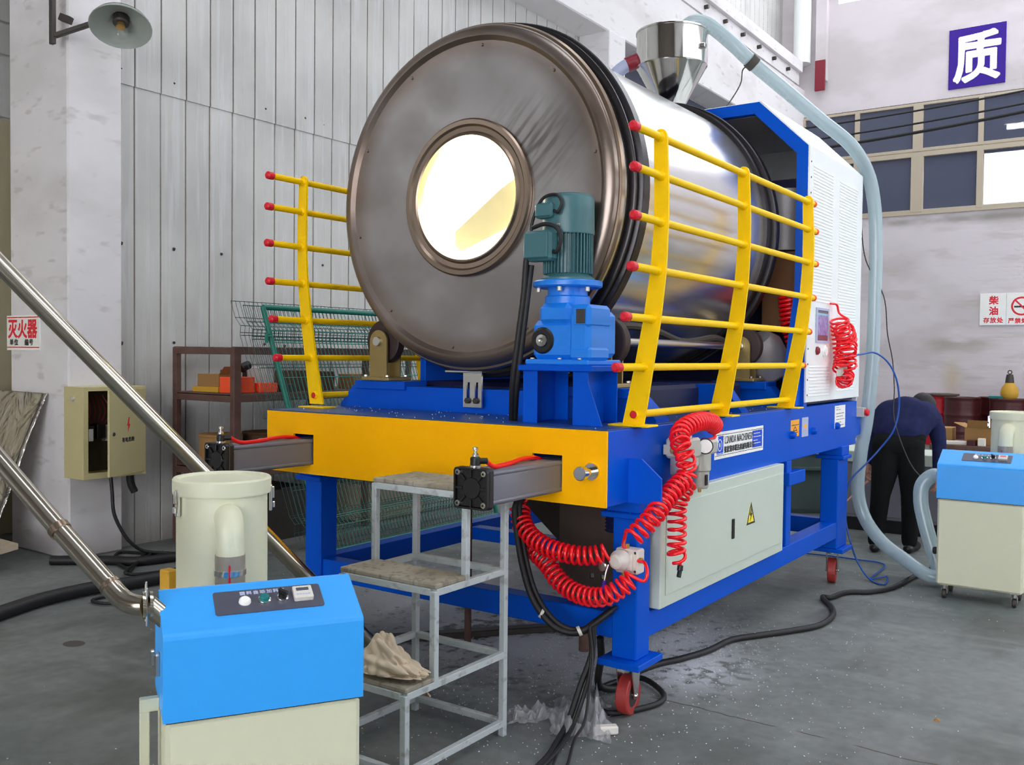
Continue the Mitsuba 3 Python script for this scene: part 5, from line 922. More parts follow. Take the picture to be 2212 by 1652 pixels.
def barrel(o, R, zt, face, label, zb=.0):
    k = thing('filter_barrel', label, 'container')
    x, y = o; d = R3([math.cos(face), math.sin(face), 0]); r_ = R3([-d[1], d[0], 0])
    obj('body', lathe([(0, zb), (R - .01, zb), (R - .004, zb + .006), (R - .004, zb + .3), (R, zb + .302), (R, zb + .306), (R - .004, zb + .308), (R - .004, zt - .05), (R, zt - .048)], (x, y, 0), (0, 0, 1), 56), 'cream_paint', k, 35)
    obj('lid', lathe([(R - .006, zt - .052), (R + .006, zt - .052), (R + .008, zt - .046), (R + .008, zt - .006), (R + .004, zt), (R - .008, zt), (R - .014, zt - .008), (R - .05, zt - .008), (0, zt - .004)], (x, y, 0), (0, 0, 1), 56), 'cream_paint', k, 30, 'round cream lid with a raised rim')
    for a in (-1.2, 1.35):
        e = R3([math.cos(face + a), math.sin(face + a), 0]); f = np.cross([0, 0, 1.0], e)
        c0 = R3([x, y, 0]) + e * (R + .006)
        obj('lid_latch', cat(bar(c0 + R3([0, 0, zt - .03]), c0 + R3([0, 0, zt - .115]), .022, .01, .002, up=e), bar(c0 + e * .008 + R3([0, 0, zt - .035]), c0 + e * .008 + R3([0, 0, zt - .075]), .012, .008, .002, up=e), bar(c0 + e * .01 + R3([0, 0, zt - .085]), c0 + e * .01 + R3([0, 0, zt - .105]), .018, .008, .002, up=e)), 'chrome', k)
    b = R3([x, y, 0])
    zz = zt - .11
    obj('elbow', tube([b + d * (R - .04) + R3([0, 0, zz]), b + d * (R + .012) + R3([0, 0, zz - .006]), b + d * (R + .036) + R3([0, 0, zz - .04]), b + d * (R + .042) + R3([0, 0, zz - .09]), b + d * (R + .042) + R3([0, 0, zz - .12])], .043, 20), 'cream_paint', k, 60, 'cream elbow pipe')
    hk = obj('hose_end', tube([b + d * (R + .042) + R3([0, 0, zz - .11]), b + d * (R + .042) + R3([0, 0, zz - .25])], .046, 24, smooth=False), 'pipe_steel' if False else 'hose_grey', k, 50, 'grey translucent hose end')
    obj('hose_clip', tube([b + d * (R + .042) + R3([0, 0, zz - .155]), b + d * (R + .042) + R3([0, 0, zz - .172])], .049, 24, smooth=False), 'chrome', hk, 50)
    obj('red_stripe', bar(b + d * (R + .089) + r_ * -.008 + R3([0, 0, zz - .135]), b + d * (R + .089) + r_ * -.008 + R3([0, 0, zz - .25]), .005, .003, .0005, up=d), 'red_plastic', hk)
    return k


mat('hose_grey', (140, 132, 120), 0.3)
barrel((-.70, -1.315), .148, 1.142, math.radians(-31), 'nearer cream filter barrel with a latched lid behind the foreground loader')
barrel((.985, 3.87), .152, 1.2, math.radians(-100), 'farther cream filter barrel behind the right hand loader')
single('wood_block', bx(-.92, -.87, -1.40, -1.36, 0, .82, .004), 'ochre', 'upright orange brown batten beside the nearer filter barrel', 'batten')

# stainless pipes
p2 = thing('suction_pipe', 'stainless suction pipe ending in a welded elbow at the foreground loader', 'pipe')
A2 = [(-1.7, -2.07, 1.82), (-1.013, -1.954, 1.32), (-0.652, -1.894, 1.055), (-.455, -1.868, .925)]
obj('tube', tube(A2, .026, 24, smooth=False), 'pipe_steel', p2, 60)
obj('elbow', tube([(-.462, -1.869, .930), (-.426, -1.864, .905), (-.395, -1.858, .890), (-.365, -1.848, .884), (-.345, -1.838, .884)], .027, 24), 'pipe_steel', p2, 60)
parts('weld_seam', (tube([(-.662, -1.896, 1.0625), (-.646, -1.893, 1.0505)], .0295, 24, smooth=False), tube([(-.459, -1.868, .928), (-.450, -1.867, .9215)], .0285, 24, smooth=False)), 'rim_steel', p2, 60)
parts('flange', [lathe([(0, 0), (.036, 0), (.036, .008), (0, .008)], (x, y, .884), (.515, .857, 0), 28) for x, y in ((-.350, -1.842), (-.341, -1.827))], 'pipe_steel', p2)
parts('flange_bolt', [cyl((-.345 + .02 * a, -1.834 - .012 * a, .884 + .05 + .012 * b), (-.345 + .02 * a, -1.834 - .012 * a, .884 - .05 + .012 * b), .003, 6) for a, b in ((-1, 0), (0, 1), (1, 0))], 'bright_steel', p2)
obj('stub', tube([(-.343, -1.83, .884), (-.318, -1.789, .84)], .027, 20, smooth=False), 'pipe_steel', p2, 60)
p1 = thing('suction_pipe', 'long stainless suction pipe slanting down behind the nearer filter barrel', 'pipe')
d1 = R3([-1.010, -.398, .395]) - R3([-1.471, -1.704, 1.901])
q0 = R3([-1.471, -1.704, 1.901]) - d1 * .3; q1 = R3([-1.471, -1.704, 1.901]) + d1 * 1.25
obj('tube', tube([q0, q1], .031, 28, smooth=False), 'pipe_steel', p1, 60)
obj('tip', tube([q1, q1 + d1 / np.linalg.norm(d1) * .03], .034, 24, smooth=False), 'rim_steel', p1, 60)

# ================================================================ LEFT WALL: LAMP, SIGN, BOX
lp = thing('wall_lamp', 'enamelled dish lamp on a bracket at the white column', 'lamp')
lc = R3([-4.36, .66, 3.86]); lax = R3([-.36, .28, .9]); lax /= np.linalg.norm(lax)
obj('shade', lathe([(.208, -.012), (.212, -.008), (.206, .004), (.19, .03), (.13, .055), (.075, .075), (.055, .10), (.05, .105), (.05, .10), (.07, .068), (.125, .048), (.175, .023), (.203, -.006)], lc, lax, 56, closed=True), 'lamp_enamel', lp, 40)
obj('socket', lathe([(.0, .09), (.055, .088), (.055, .03), (.045, .02), (.0, .02)], lc, lax, 28), 'dark_metal', lp, 35)
obj('bulb', lathe([(.03, .02), (.032, 0), (.05, -.04), (.055, -.075), (.045, -.11), (.02, -.128), (0, -.13)], lc, lax, 28), 'bulb_glass', lp, 60)
obj('bulb_base', lathe([(0, .022), (.03, .022), (.03, -.01), (0, -.015)], lc, lax, 20), 'brass', lp, 40)
obj('bracket', cat(bar((-4.79, .40, 4.6), (-4.79, .40, 3.74), .045, .03), bar((-4.78, .41, 3.80), lc + lax * .09 + R3([-.02, 0, .02]), .04, .03), bar((-4.79, .46, 3.95), (-4.72, .50, 3.92), .05, .05)), 'dark_metal', lp)
sg = thing('fire_notice', 'white notice with red characters on the column, half hidden by the pipe', 'sign')
obj('board', bx(-5.665, -5.18, .509, .5145, 1.545, 1.815, .001), 'white_plastic', sg)
obj('border', cat(bx(-5.655, -5.19, .508, .5092, 1.795, 1.803, 0), bx(-5.655, -5.19, .508, .5092, 1.565, 1.573, 0)), 'ink_red', sg)
obj('characters', glyph_mesh(hanzi('灭火器', .15, 1.0, .95), (-5.645, .5088, 1.71), (1, 0, 0), (0, 0, 1), .0012), 'ink_red', sg, False)
parts('small_print', [glyph_mesh(hanzi(t, .05, 1.1, 1.2), (x, .5088, 1.608), (1, 0, 0), (0, 0, 1), .0012) for t, x in (('单位', -5.62), ('编号', -5.40))], 'ink_black', sg, False)
eb = thing('electrical_box', 'khaki electrical box on the white column with its door ajar', 'electrical box')
ey0, ey1, ez0, ez1, exf, exb = .48, .985, .615, 1.285, -4.55, -4.80
obj('case', cat(bx(exb, exf, ey0, ey0 + .012, ez0, ez1, .002), bx(exb, exf, ey1 - .012, ey1, ez0, ez1, .002), bx(exb, exf, ey0 + .012, ey1 - .012, ez0, ez0 + .012, .002), bx(exb, exf, ey0 + .012, ey1 - .012, ez1 - .012, ez1, .002), bx(exb, exb + .01, ey0 + .012, ey1 - .012, ez0 + .012, ez1 - .012, 0),
                extr(sbox(ey0 + .002, ez0 + .002, ey1 - .002, ez1 - .002).difference(sbox(ey0 + .04, ez0 + .045, ey1 - .03, ez1 - .03)), (exf - .012, 0, 0), (0, 1, 0), (0, 0, 1), .012)), 'khaki_paint', eb, False)
obj('back_plate', bx(exb + .01, exb + .02, ey0 + .03, ey1 - .03, ez0 + .03, ez1 - .03, 0), 'brown_grey_metal', eb)
th = math.radians(24); hd = R3([math.sin(th), -math.cos(th), 0]); nd = R3([hd[1] * -1, hd[0], 0])
nd = R3([math.cos(th), math.sin(th), 0]); hin = R3([exf + .004, ey1 - .02, 0])
dk = obj('door', cat(hull([hin + hd * a + nd * b + R3([0, 0, z]) for a in (0, .45) for b in (0, .016) for z in (ez0 + .03, ez1 - .02)])), 'khaki_paint', eb, False, 'half open door with a red lightning mark')
obj('lightning_mark', extr(Polygon([(.0, .06), (-.02, 0), (-.004, .0), (-.012, -.045), (.022, .012), (.004, .012), (.014, .06)]), hin + hd * .22 + nd * .0165 + R3([0, 0, 1.0]), -hd, (0, 0, 1), .001), 'ink_red', dk, False)
obj('characters', glyph_mesh(hanzi('有电危险', .036, 1.08), hin + hd * .30 + nd * .0165 + R3([0, 0, .90]), -hd, (0, 0, 1), .001), 'ink_black', dk, False)
obj('lock', cyl(hin + hd * .40 + nd * .016 + R3([0, 0, .95]), hin + hd * .40 + nd * .022 + R3([0, 0, .95]), .014, 12), 'dark_metal', dk)
for (y, z, w, h_, m) in ((.58, .93, .07, .12, 'black_plastic'), (.67, .95, .07, .11, 'black_plastic'), (.76, .93, .06, .12, 'off_white')):
    obj('breaker', bx(exb + .02, exb + .12, y, y + w, z - h_ / 2, z + h_ / 2, .005), m, eb)
obj('breaker_label', bx(exb + .12, exb + .124, .60, .635, .88, .97, 0), 'white_plastic', eb)
parts('inner_wire', [tube([(exb + .05, .56 + .035 * i, 1.0), (exb + .09, .55 + .04 * i, 1.1), (exb + .05, .57 + .03 * i, 1.22)], .005, 6) for i in range(7)], 'maroon', eb, 40)
obj('side_knob', lathe([(0, .012), (.02, .01), (.024, 0), (0, 0)], (-4.68, ey0, 1.20), (0, -1, 0), 18), 'die_cast', eb)
obj('cable_gland', tube([(-4.66, .92, .63), (-4.66, .93, .54), (-4.65, .955, .47)], .028, 10), 'rubber', eb, 40)
single('box_cable', tube([(-4.56, .70, .63), (-4.54, .70, .50), (-4.52, .70, .36), (-4.5, .74, .24), (-4.47, .80, .13), (-4.44, .90, .05), (-4.35, 1.05, .02), (-4.2, 1.12, .016), (-3.9, 1.1, .016)], .013, 8), 'rubber', 'black cable hanging from the khaki electrical box to the floor', 'cable', smooth=50)
single('floor_cable', tube([(-3.95, 1.02, .02), (-4.30, 1.0, .016), (-4.60, .92, .016), (-4.68, .84, .016), (-4.45, .66, .016), (-4.12, .56, .016), (-4.05, .52, .018), (-4.42, .88, .03), (-4.38, .90, .03), (-4.05, .50, .034), (-3.98, .49, .016), (-3.9, .62, .016), (-3.86, .85, .016)], .012, 7), 'rubber', 'thin black cable in loose loops on the floor below the electrical box', 'cable', smooth=50)
single('floor_cable', tube([(-3.30, .12, .014), (-3.52, .10, .014), (-3.59, .03, .014), (-3.56, -.05, .014), (-3.46, -.05, .014), (-3.36, .02, .014)], .010, 7), 'rubber', 'small cable loop on the floor beside the lower stainless pipe', 'cable', smooth=50)
single('drain_hose', tube([(-3.52, -0.78, 0.045), (-3.637, -0.515, 0.045), (-3.72, -0.25, 0.045), (-3.732, 0.057, 0.045), (-3.66, 0.285, 0.045), (-3.62, 0.588, 0.045), (-3.589, 0.75, 0.045), (-3.5, 1.0, .045)], .042, 12), 'rubber', 'fat black hose on the floor running behind the stainless pipes', 'hose', smooth=60)
single('drain_hose', tube([(-4.75, 0.35, 0.035), (-4.469, 0.573, 0.035), (-4.233, 0.716, 0.035), (-4.132, 0.992, 0.035), (-4.0, 1.3, .035)], .034, 12), 'rubber', 'second black hose along the foot of the white column', 'hose', smooth=60)
# insulated sheet, board and red can at the far left
sheet = R3([[-5.97, .44, 1.235], [-5.05, .46, 1.225], [-5.12, .05, .10], [-6.0, .0, .06]])
g = np.linspace(0, 1, 24); uu, vv_ = np.meshgrid(g, g, indexing='ij')
S = ((1 - uu) * (1 - vv_))[..., None] * sheet[0] + (uu * (1 - vv_))[..., None] * sheet[1] + (uu * vv_)[..., None] * sheet[2] + ((1 - uu) * vv_)[..., None] * sheet[3]
S[..., 1] += .02 * (meshkit.fbm(np.stack([uu * 4, vv_ * 4, 0 * uu], -1), 3, 5) - .5) * 2
fo = trimesh.Trimesh(np.vstack([S.reshape(-1, 3), S.reshape(-1, 3) + [0, .03, 0]]), [], process=False)
idx = np.arange(24 * 24).reshape(24, 24); a, b_, c_, d_ = (idx[:-1, :-1].ravel(), idx[1:, :-1].ravel(), idx[1:, 1:].ravel(), idx[:-1, 1:].ravel())
top = np.vstack([np.stack([a, c_, b_], 1), np.stack([a, d_, c_], 1)])
e = [idx[0, :], idx[:, -1], idx[-1, ::-1], idx[::-1, 0]]; loop = np.concatenate([q[:-1] for q in e]); l2 = np.roll(loop, -1)
side = np.vstack([np.stack([loop, l2, l2 + 576], 1), np.stack([loop, l2 + 576, loop + 576], 1)])
single('foil_board', trimesh.Trimesh(fo.vertices, np.vstack([top, top[:, ::-1] + 576, side]), process=False), 'foil', 'crinkled silver foil faced board leaning against the wall at the left edge', 'board', smooth=True)
single('old_panel', hull([(-5.75, -.35, .05), (-4.95, -.2, .05), (-4.72, .10, .16), (-5.75, .05, .2), (-5.75, -.35, .09), (-4.95, -.2, .09), (-4.72, .10, .20), (-5.75, .05, .24)]), 'old_board', 'weathered plank lying below the foil board', 'board', smooth=False)
single('concrete_slab', hull([(-5.9, -.95, .0), (-4.9, -.62, .0), (-4.72, -.36, .02), (-5.9, -.5, .06), (-5.9, -.95, .05), (-4.95, -.60, .05), (-4.74, -.36, .2), (-5.9, -.45, .25)]), 'off_white', 'pale slab on the floor at the left edge', 'slab', smooth=False)
single('red_can', cat(cyl((-4.80, -.28, 0), (-4.80, -.28, .16), .075, 24)), 'red_plastic', 'red can beside the pale slab at the left edge', 'can')

# ================================================================ RACK AND MESH PANELS
rk0 = thing('storage_rack', 'rust brown steel rack with loaded shelves behind the mesh panels', 'rack')
RX0, RX1, RY0, RY1 = -4.82, -4.05, 1.41, 4.3
for y in (RY0, 2.85, RY1 - .05):
    for x in (RX1 - .05, RX0): obj('upright', bx(x, x + .05, y, y + (.07 if y == RY0 and x > RX0 else .05), 0, 1.585, .004), 'rusty', rk0)
for z in (.60, 1.19, 1.56):
    for x in (RX1 - .045, RX0): obj('long_rail', bx(x, x + .045, RY0 + .01, RY1, z - .03, z + .03, .004), 'rusty', rk0)
    for y in (RY0, RY1 - .05): obj('short_rail', bx(RX0, RX1, y, y + .04, z - .03, z + .02, .004), 'rusty', rk0)
for z in (.63, 1.215): obj('shelf_board', bx(RX0 + .01, RX1 - .01, RY0 + .01, RY1 - .01, z, z + .012, .002), 'rusty', rk0)


def carton(x, y, z, w, d, h_, m, label, rot=0.0, cat_='box', open_=False):
    ms = [bx(-d / 2, d / 2, -w / 2, w / 2, 0, h_, .003)]
    if open_: ms += [hull([(d / 2, -w / 2, h_), (d / 2, w / 2, h_), (d / 2 + .06, -w / 2, h_ + .06), (d / 2 + .06, w / 2, h_ + .06), (d / 2 + .003, -w / 2, h_ - .002), (d / 2 + .003, w / 2, h_ - .002)])]
    mm = cat(*ms); mm.apply_transform(trimesh.transformations.rotation_matrix(rot, [0, 0, 1])); mm.apply_translation([x, y, z])
    return single('box' if cat_ == 'box' else 'bin', mm, m, label, cat_, smooth=False)


z1 = 1.228
carton(-4.47, 1.56, z1, .2, .32, .045, 'ochre', 'flat ochre tray on the rack shelf under the open carton')
carton(-4.46, 1.56, z1 + .045, .17, .24, .10, 'brown_card', 'open brown carton lying in the ochre tray on the rack', .1, open_=True)
carton(-4.21, 1.57, z1, .2, .18, .125, 'orange_plastic', 'larger orange plastic bin on the rack, left of the thick upright', .05, 'bin')
carton(-4.18, 1.80, z1, .17, .16, .075, 'orange_plastic', 'smaller orange plastic bin on the rack, right of the thick upright', -.1, 'bin')
carton(-4.40, 1.86, z1, .22, .14, .20, 'off_white', 'white carton standing behind the smaller orange bin', .1)
carton(-4.2, 2.02, z1, .16, .2, .06, 'dark_metal', 'low dark tray on the rack shelf right of the orange bins', 0)
carton(-4.30, 2.22, z1, .22, .2, .17, 'dark_brown', 'dark brown carton on the rack behind the green mesh', .1)
carton(-4.30, 2.50, z1, .24, .2, .16, 'dark_brown', 'brown carton on the rack beside the leaning frame tube', -.08)
carton(-4.35, 3.15, z1, .5, .2, .13, 'brown_card', 'long low brown carton farther along the rack shelf', .03)
single('air_drill', cat(tube([(-4.45, 1.60, z1 + .155), (-4.38, 1.66, z1 + .18), (-4.28, 1.72, z1 + .205)], [.02] * 8 + [.024] * 8 + [.01], 10), tube([(-4.38, 1.65, z1 + .17), (-4.36, 1.66, z1 + .13)], .018, 10)), 'black_plastic', 'black hand tool lying on the open carton on the rack', 'tool', smooth=50)
single('hand_tool', cat(tube([(-4.28, 1.70, z1 + .0), (-4.28, 1.70, z1 + .14), (-4.28, 1.69, z1 + .19)], .018, 10), cyl((-4.28, 1.66, z1 + .19), (-4.28, 1.74, z1 + .22), .035, 16)), 'black_plastic', 'black headed tool standing behind the thick rack upright', 'tool')
for i, (x, y, r_, m, lab) in enumerate(((-4.48, 1.62, .17, 'brown_card', 'round brown drum on the lower shelf of the rack at its left end'), (-4.42, 2.02, .18, 'dark_brown', 'darker round drum on the lower rack shelf behind the thick upright'))):
    single('fibre_drum', lathe([(0, .642), (r_, .642), (r_, .66), (r_ - .004, .664), (r_ - .004, .86), (r_, .865), (r_ + .003, .875), (r_, .885), (0, .89)], (x, y, 0), (0, 0, 1), 40), m, lab, 'drum')
single('red_tub', lathe([(0, .642), (.08, .642), (.09, .70), (.08, .702), (0, .68)], (-4.16, 1.95, 0), (0, 0, 1), 24), 'red_plastic', 'small red tub at the front of the lower rack shelf', 'tub')
carton(-4.42, 2.45, .642, .36, .4, .28, 'dark_brown', 'dark carton on the lower rack shelf behind the left cylinder', 0)
carton(-4.42, 3.2, .642, .4, .4, .24, 'dark_metal', 'dark crate on the lower rack shelf farther right', 0)
for y, w, h_, m, lab in ((1.95, .7, .42, 'dark_metal', 'dark bundle under the lower rack shelf near its left end'), (3.4, .8, .34, 'old_board', 'stack of old boards under the lower rack shelf')):
    carton(-4.44, y, 0.0, w, .55, h_, m, lab, 0)


def mesh_panel(top0, top1, bot0, bot1, label, nv=40, nh=9, frame=False, bend=True, m='green_wire', rw=.0025):
    top0, top1, bot0, bot1 = (R3(q, float) for q in (top0, top1, bot0, bot1))
    k = thing('mesh_panel', label, 'fence panel', )
    nrm = np.cross(top1 - top0, bot0 - top0); nrm /= np.linalg.norm(nrm); nrm *= np.sign(nrm[0]) or 1
    L = np.linalg.norm(bot0 - top0)

    def pt(u, w_):
        p = (1 - w_) * ((1 - u) * top0 + u * top1) + w_ * ((1 - u) * bot0 + u * bot1)
        if bend:
            for cb in (.10, .5, .9): p = p + nrm * .035 * max(0, 1 - abs(w_ - cb) / .035)
        return p
    ws = sorted(set([0, 1] + ([c + e for c in (.10, .5, .9) for e in (-.035, 0, .035)] if bend else [])))
    vm = [tube([pt(u, w_) for w_ in ws], rw, 4, smooth=False) for u in np.linspace(0, 1, nv)]
    hw = sorted(set(ws + list(np.linspace(0, 1, nh))))
    hm = [tube([pt(0, w_), pt(1, w_)], rw * 1.2, 4, smooth=False) for w_ in hw]
    key = obj('wires', cat(*vm), m, k, False); labels[key] = {'kind': 'stuff', 'label': 'fine upright wires'}
    key = obj('cross_wires', cat(*hm), m, k, False); labels[key] = {'kind': 'stuff', 'label': 'cross wires'}
    if frame:
        for a, b in ((top0, top1), (top0, bot0), (top1, bot1), (bot0, bot1)):
            obj('frame_tube', cyl(a, b, .021, 14), 'green_wire', k, 40, 'green frame tube')
        for w_ in (.12, .55): 
            q = pt(0, w_); obj('hinge_lug', cat(cyl(q + [0, -.05, .02], q + [0, -.05, -.05], .014, 10), cyl(q + [0, -.05, 0], q, .008, 8)), 'green_wire', k)
    return k


mesh_panel((-3.80, 1.477, 1.89), (-3.80, 3.70, 1.89), (-3.38, 1.73, .03), (-3.38, 3.95, .03), 'green framed mesh gate leaning in front of the rack', 56, 8, True, True, 'green_wire', .0028)
mesh_panel((-3.90, 1.372, 1.902), (-3.90, 3.85, 1.902), (-3.56, 1.72, .02), (-3.56, 4.2, .02), 'dark green wire panel leaning just behind the green framed gate', 60, 9, False, True, 'dark_green_wire', .0028)
mesh_panel((-3.99, 1.33, 1.935), (-3.99, 3.8, 1.935), (-3.70, 1.75, .02), (-3.70, 4.2, .02), 'thin dark wire panel farthest behind the gate, sticking out at the left', 60, 9, False, True, 'dark_green_wire', .0022)

# ================================================================ FAR SIDE: PERSON, BENCH, DRUMS, SIGNS
import manifold3d as m3


def bones(chains, refine=.025, it=8):
    """chains: lists of (x, y, z, r); every pair of neighbours becomes the hull of its two spheres"""
    parts = []
    for ch in chains:
        sp = [m3.Manifold.sphere(r, 18).translate((x, y, z)) for x, y, z, r in ch]
        parts += [m3.Manifold.batch_hull([a, b]) for a, b in zip(sp[:-1], sp[1:])]
    u = m3.Manifold.batch_boolean(parts, m3.OpType.Add).refine_to_length(refine).to_mesh()
    t = trimesh.Trimesh(u.vert_properties[:, :3], u.tri_verts); t.merge_vertices()
    trimesh.smoothing.filter_taubin(t, .5, .53, it); return t


HL, HR = (.0, 4.56, .86), (.15, 4.60, .86)
KL, KR = (-.035, 4.52, .47), (.175, 4.60, .47)
AL, AR = (-.075, 4.56, .095), (.155, 4.68, .095)
legs = lambda g: [[(*HL, .105 + g), (-.01, 4.535, .66, .088 + g), (*KL, .062 + g), (-.06, 4.56, .28, .055 + g), (*AL, .040 + g * 1.6)],
                  [(*HR, .105 + g), (.175, 4.59, .66, .088 + g), (*KR, .062 + g), (.165, 4.65, .28, .055 + g), (*AR, .040 + g * 1.6)],
                  [(*HL, .11 + g), (*HR, .11 + g)], [(.04, 4.60, .92, .10 + g), (.16, 4.63, .92, .10 + g)]]
SL, SR, NK = (-.11, 4.98, 1.05), (.24, 5.0, 1.05), (.10, 5.10, 1.10)
torso = lambda g: [[(.01, 4.62, .95, .115 + g), (-.02, 4.78, 1.07, .135 + g), (-.05, 4.95, 1.08, .115 + g), (*SL, .07 + g)],
                   [(.14, 4.64, .95, .115 + g), (.16, 4.80, 1.07, .135 + g), (.18, 4.96, 1.08, .115 + g), (*SR, .07 + g)],
                   [(.07, 4.63, .96, .125 + g), (.07, 4.80, 1.09, .145 + g), (.08, 4.96, 1.10, .125 + g), (*NK, .075 + g)],
                   [(-.02, 4.78, 1.07, .13 + g), (.16, 4.80, 1.07, .13 + g)], [(-.05, 4.95, 1.08, .11 + g), (.18, 4.96, 1.08, .11 + g)]]
EL, WL = (-.175, 4.86, .87), (-.18, 4.72, .70)
ER, WR = (.315, 4.92, .86), (.32, 4.88, .64)
arms = lambda g, cut=1.0: [[(*SL, .062 + g), (-.15, 4.93, .97, .055 + g), (*EL, .042 + g), (*(R3(EL) + (R3(WL) - R3(EL)) * cut), .031 + g)],
                           [(*SR, .062 + g), (.285, 4.97, .97, .055 + g), (*ER, .042 + g), (*(R3(ER) + (R3(WR) - R3(ER)) * cut), .031 + g)]]


def hand(w, d, side, s):
    """palm, four bent fingers and a thumb hanging from the wrist w along d"""
    w, d, side = R3(w, float), R3(d, float), R3(side, float)
    d /= np.linalg.norm(d); side -= d * (side @ d); side /= np.linalg.norm(side); inn = np.cross(d, side) * s
    ch = [[(*(w), .026), (*(w + d * .05 - side * .02), .019), (*(w + d * .085 - side * .025), .014)], [(*w, .026), (*(w + d * .05 + side * .02), .019), (*(w + d * .085 + side * .028), .014)], [(*(w + d * .08 - side * .025), .014), (*(w + d * .08 + side * .025), .014)]]
    for i, ln in enumerate((.066, .074, .07, .054)):
        b = w + d * .09 + side * (-.03 + .02 * i)
        ch.append([(*b, .0095), (*(b + d * ln * .5 + inn * .006), .009), (*(b + d * ln * .8 + inn * .022), .0085), (*(b + d * ln * .95 + inn * .036), .008)])
    ch.append([(*(w + d * .03 - side * .025), .012), (*(w + d * .065 - side * .05 + inn * .012), .0105), (*(w + d * .095 - side * .056 + inn * .024), .009)])
    return ch


pk_ = thing('person', 'person in a navy jacket and black trousers bending forward at the bench, seen from behind', 'person')
HX = -.055; HZ = .03
head = [[(*NK, .055), (.175, 5.20, 1.10, .05)], [(.18, 5.235, 1.125, .085), (.185, 5.30, 1.09, .075)], [(.185, 5.27, 1.05, .06), (.185, 5.31, 1.045, .04)], [(.185, 5.345, 1.06, .014), (.185, 5.365, 1.05, .012)], [(.098, 5.25, 1.10, .014), (.102, 5.245, 1.08, .012)], [(.268, 5.25, 1.10, .014), (.264, 5.245, 1.08, .012)]]
head = head[:1] + [[(x + HX, y, z + HZ, r) for x, y, z, r in ch] for ch in head[1:]]
head[0] = [(*NK, .055), (.12, 5.20, 1.13, .05)]
feet = lambda g: [[(*AL, .04 + g), (AL[0] - .005, AL[1] + .03, .045, .036 + g), (AL[0] - .02, AL[1] + .15, .036, .032 + g)], [(AL[0], AL[1] - .035, .04, .033 + g), (AL[0] - .005, AL[1] + .03, .045, .036 + g)],
                  [(*AR, .04 + g), (AR[0] + .005, AR[1] + .03, .045, .036 + g), (AR[0] + .02, AR[1] + .15, .036, .032 + g)], [(AR[0], AR[1] - .035, .04, .033 + g), (AR[0] + .005, AR[1] + .03, .045, .036 + g)]]
obj('body', bones(legs(-.012) + torso(-.012) + arms(-.004) + head + feet(-.006) + hand(WL, (-.02, -.25, -.9), (.2, .9, -.2), 1) + hand(WR, (0, -.1, -.9), (.2, .9, 0), -1), .012, 6), 'skin', pk_, True)
obj('jacket', bones(torso(.012) + arms(.012, .96), .02, 10), 'navy_cloth', pk_, True, 'navy work jacket')
obj('trousers', bones(legs(.012), .02, 10), 'black_cloth', pk_, True, 'black trousers')
obj('hair', bones([[(x + HX, y, z + HZ, r) for x, y, z, r in ch] for ch in ([(.18, 5.215, 1.145, .094), (.185, 5.28, 1.135, .088), (.185, 5.33, 1.105, .06)], [(.178, 5.20, 1.11, .08), (.18, 5.21, 1.14, .088)])], .02, 6), 'hair', pk_, True, 'short black hair')
parts('shoe', [bones(feet(.006)[i:i + 2], .015, 5) for i in (0, 2)], 'black_plastic', pk_, True)

bk = thing('work_cabinet', 'low grey cabinet with a pale top band in front of the bending person', 'cabinet')
obj('body', bx(-.75, .75, 5.42, 5.95, .12, .62, .006), 'desk_grey', bk)
obj('top_band', bx(-.77, .77, 5.40, 5.97, .62, .72, .006), 'cabinet_grey', bk)
obj('plinth', bx(-.70, .70, 5.47, 5.9, 0, .12, .004), 'black_plastic', bk)
obj('door', bx(-.72, -.02, 5.412, 5.42, .15, .60, .003), 'desk_grey', bk); obj('door', bx(.02, .72, 5.412, 5.42, .15, .60, .003), 'desk_grey', bk)
bn = thing('workbench', 'dark workbench with cartons on it behind the right hand loader', 'bench')
obj('top', bx(.02, 1.7, 6.05, 6.7, .72, .77, .005), 'rusty', bn)
for x in (.05, 1.62):
    for y in (6.08, 6.62): obj('leg', bx(x, x + .05, y, y + .05, 0, .72, .003), 'rusty', bn)
obj('shelf', bx(.06, 1.66, 6.1, 6.65, .25, .28, .004), 'rusty', bn)


def fcarton(x, y, z, w, d, h_, m, label, rot=0):
    mm = bx(-w / 2, w / 2, -d / 2, d / 2, 0, h_, .003); mm.apply_transform(trimesh.transformations.rotation_matrix(rot, [0, 0, 1])); mm.apply_translation([x, y, z])
    return single('carton', mm, m, label, 'box', smooth=False)


fcarton(.12, 6.35, .77, .11, .25, .14, 'brown_card', 'tall tan carton at the end of the workbench, touching the navy jacket in view', .05)
fk = thing('carton', 'open tan carton with its flaps up on the workbench beside the far cream barrel', 'box')
obj('body', bx(.29, .58, 6.2, 6.5, .77, .93, .003), 'brown_card', fk, False)
obj('flap', hull([(.20, 6.19, .965), (.30, 6.19, .925), (.30, 6.21, .93), (.20, 6.21, .97), (.25, 6.45, .955), (.30, 6.45, .93)]), 'brown_card', fk, False)
obj('flap', hull([(.31, 6.19, .925), (.56, 6.19, .925), (.33, 6.10, 1.0), (.55, 6.10, 1.0), (.31, 6.20, .93), (.56, 6.20, .93)]), 'brown_card', fk, False)
fcarton(.22, 6.14, .77, .22, .12, .03, 'off_white', 'flat white packet on the workbench in front of the cartons', .2)
fcarton(.37, 6.10, .77, .07, .07, .05, 'drum_maroon', 'small dark red box on the workbench', -.2)
fcarton(.45, 6.10, .77, .06, .06, .07, 'off_white', 'small white box on the workbench close to the barrel', 0)
vt = thing('round_vat', 'round vat with a pale rim seen through the gap in the blue frame', 'vat')
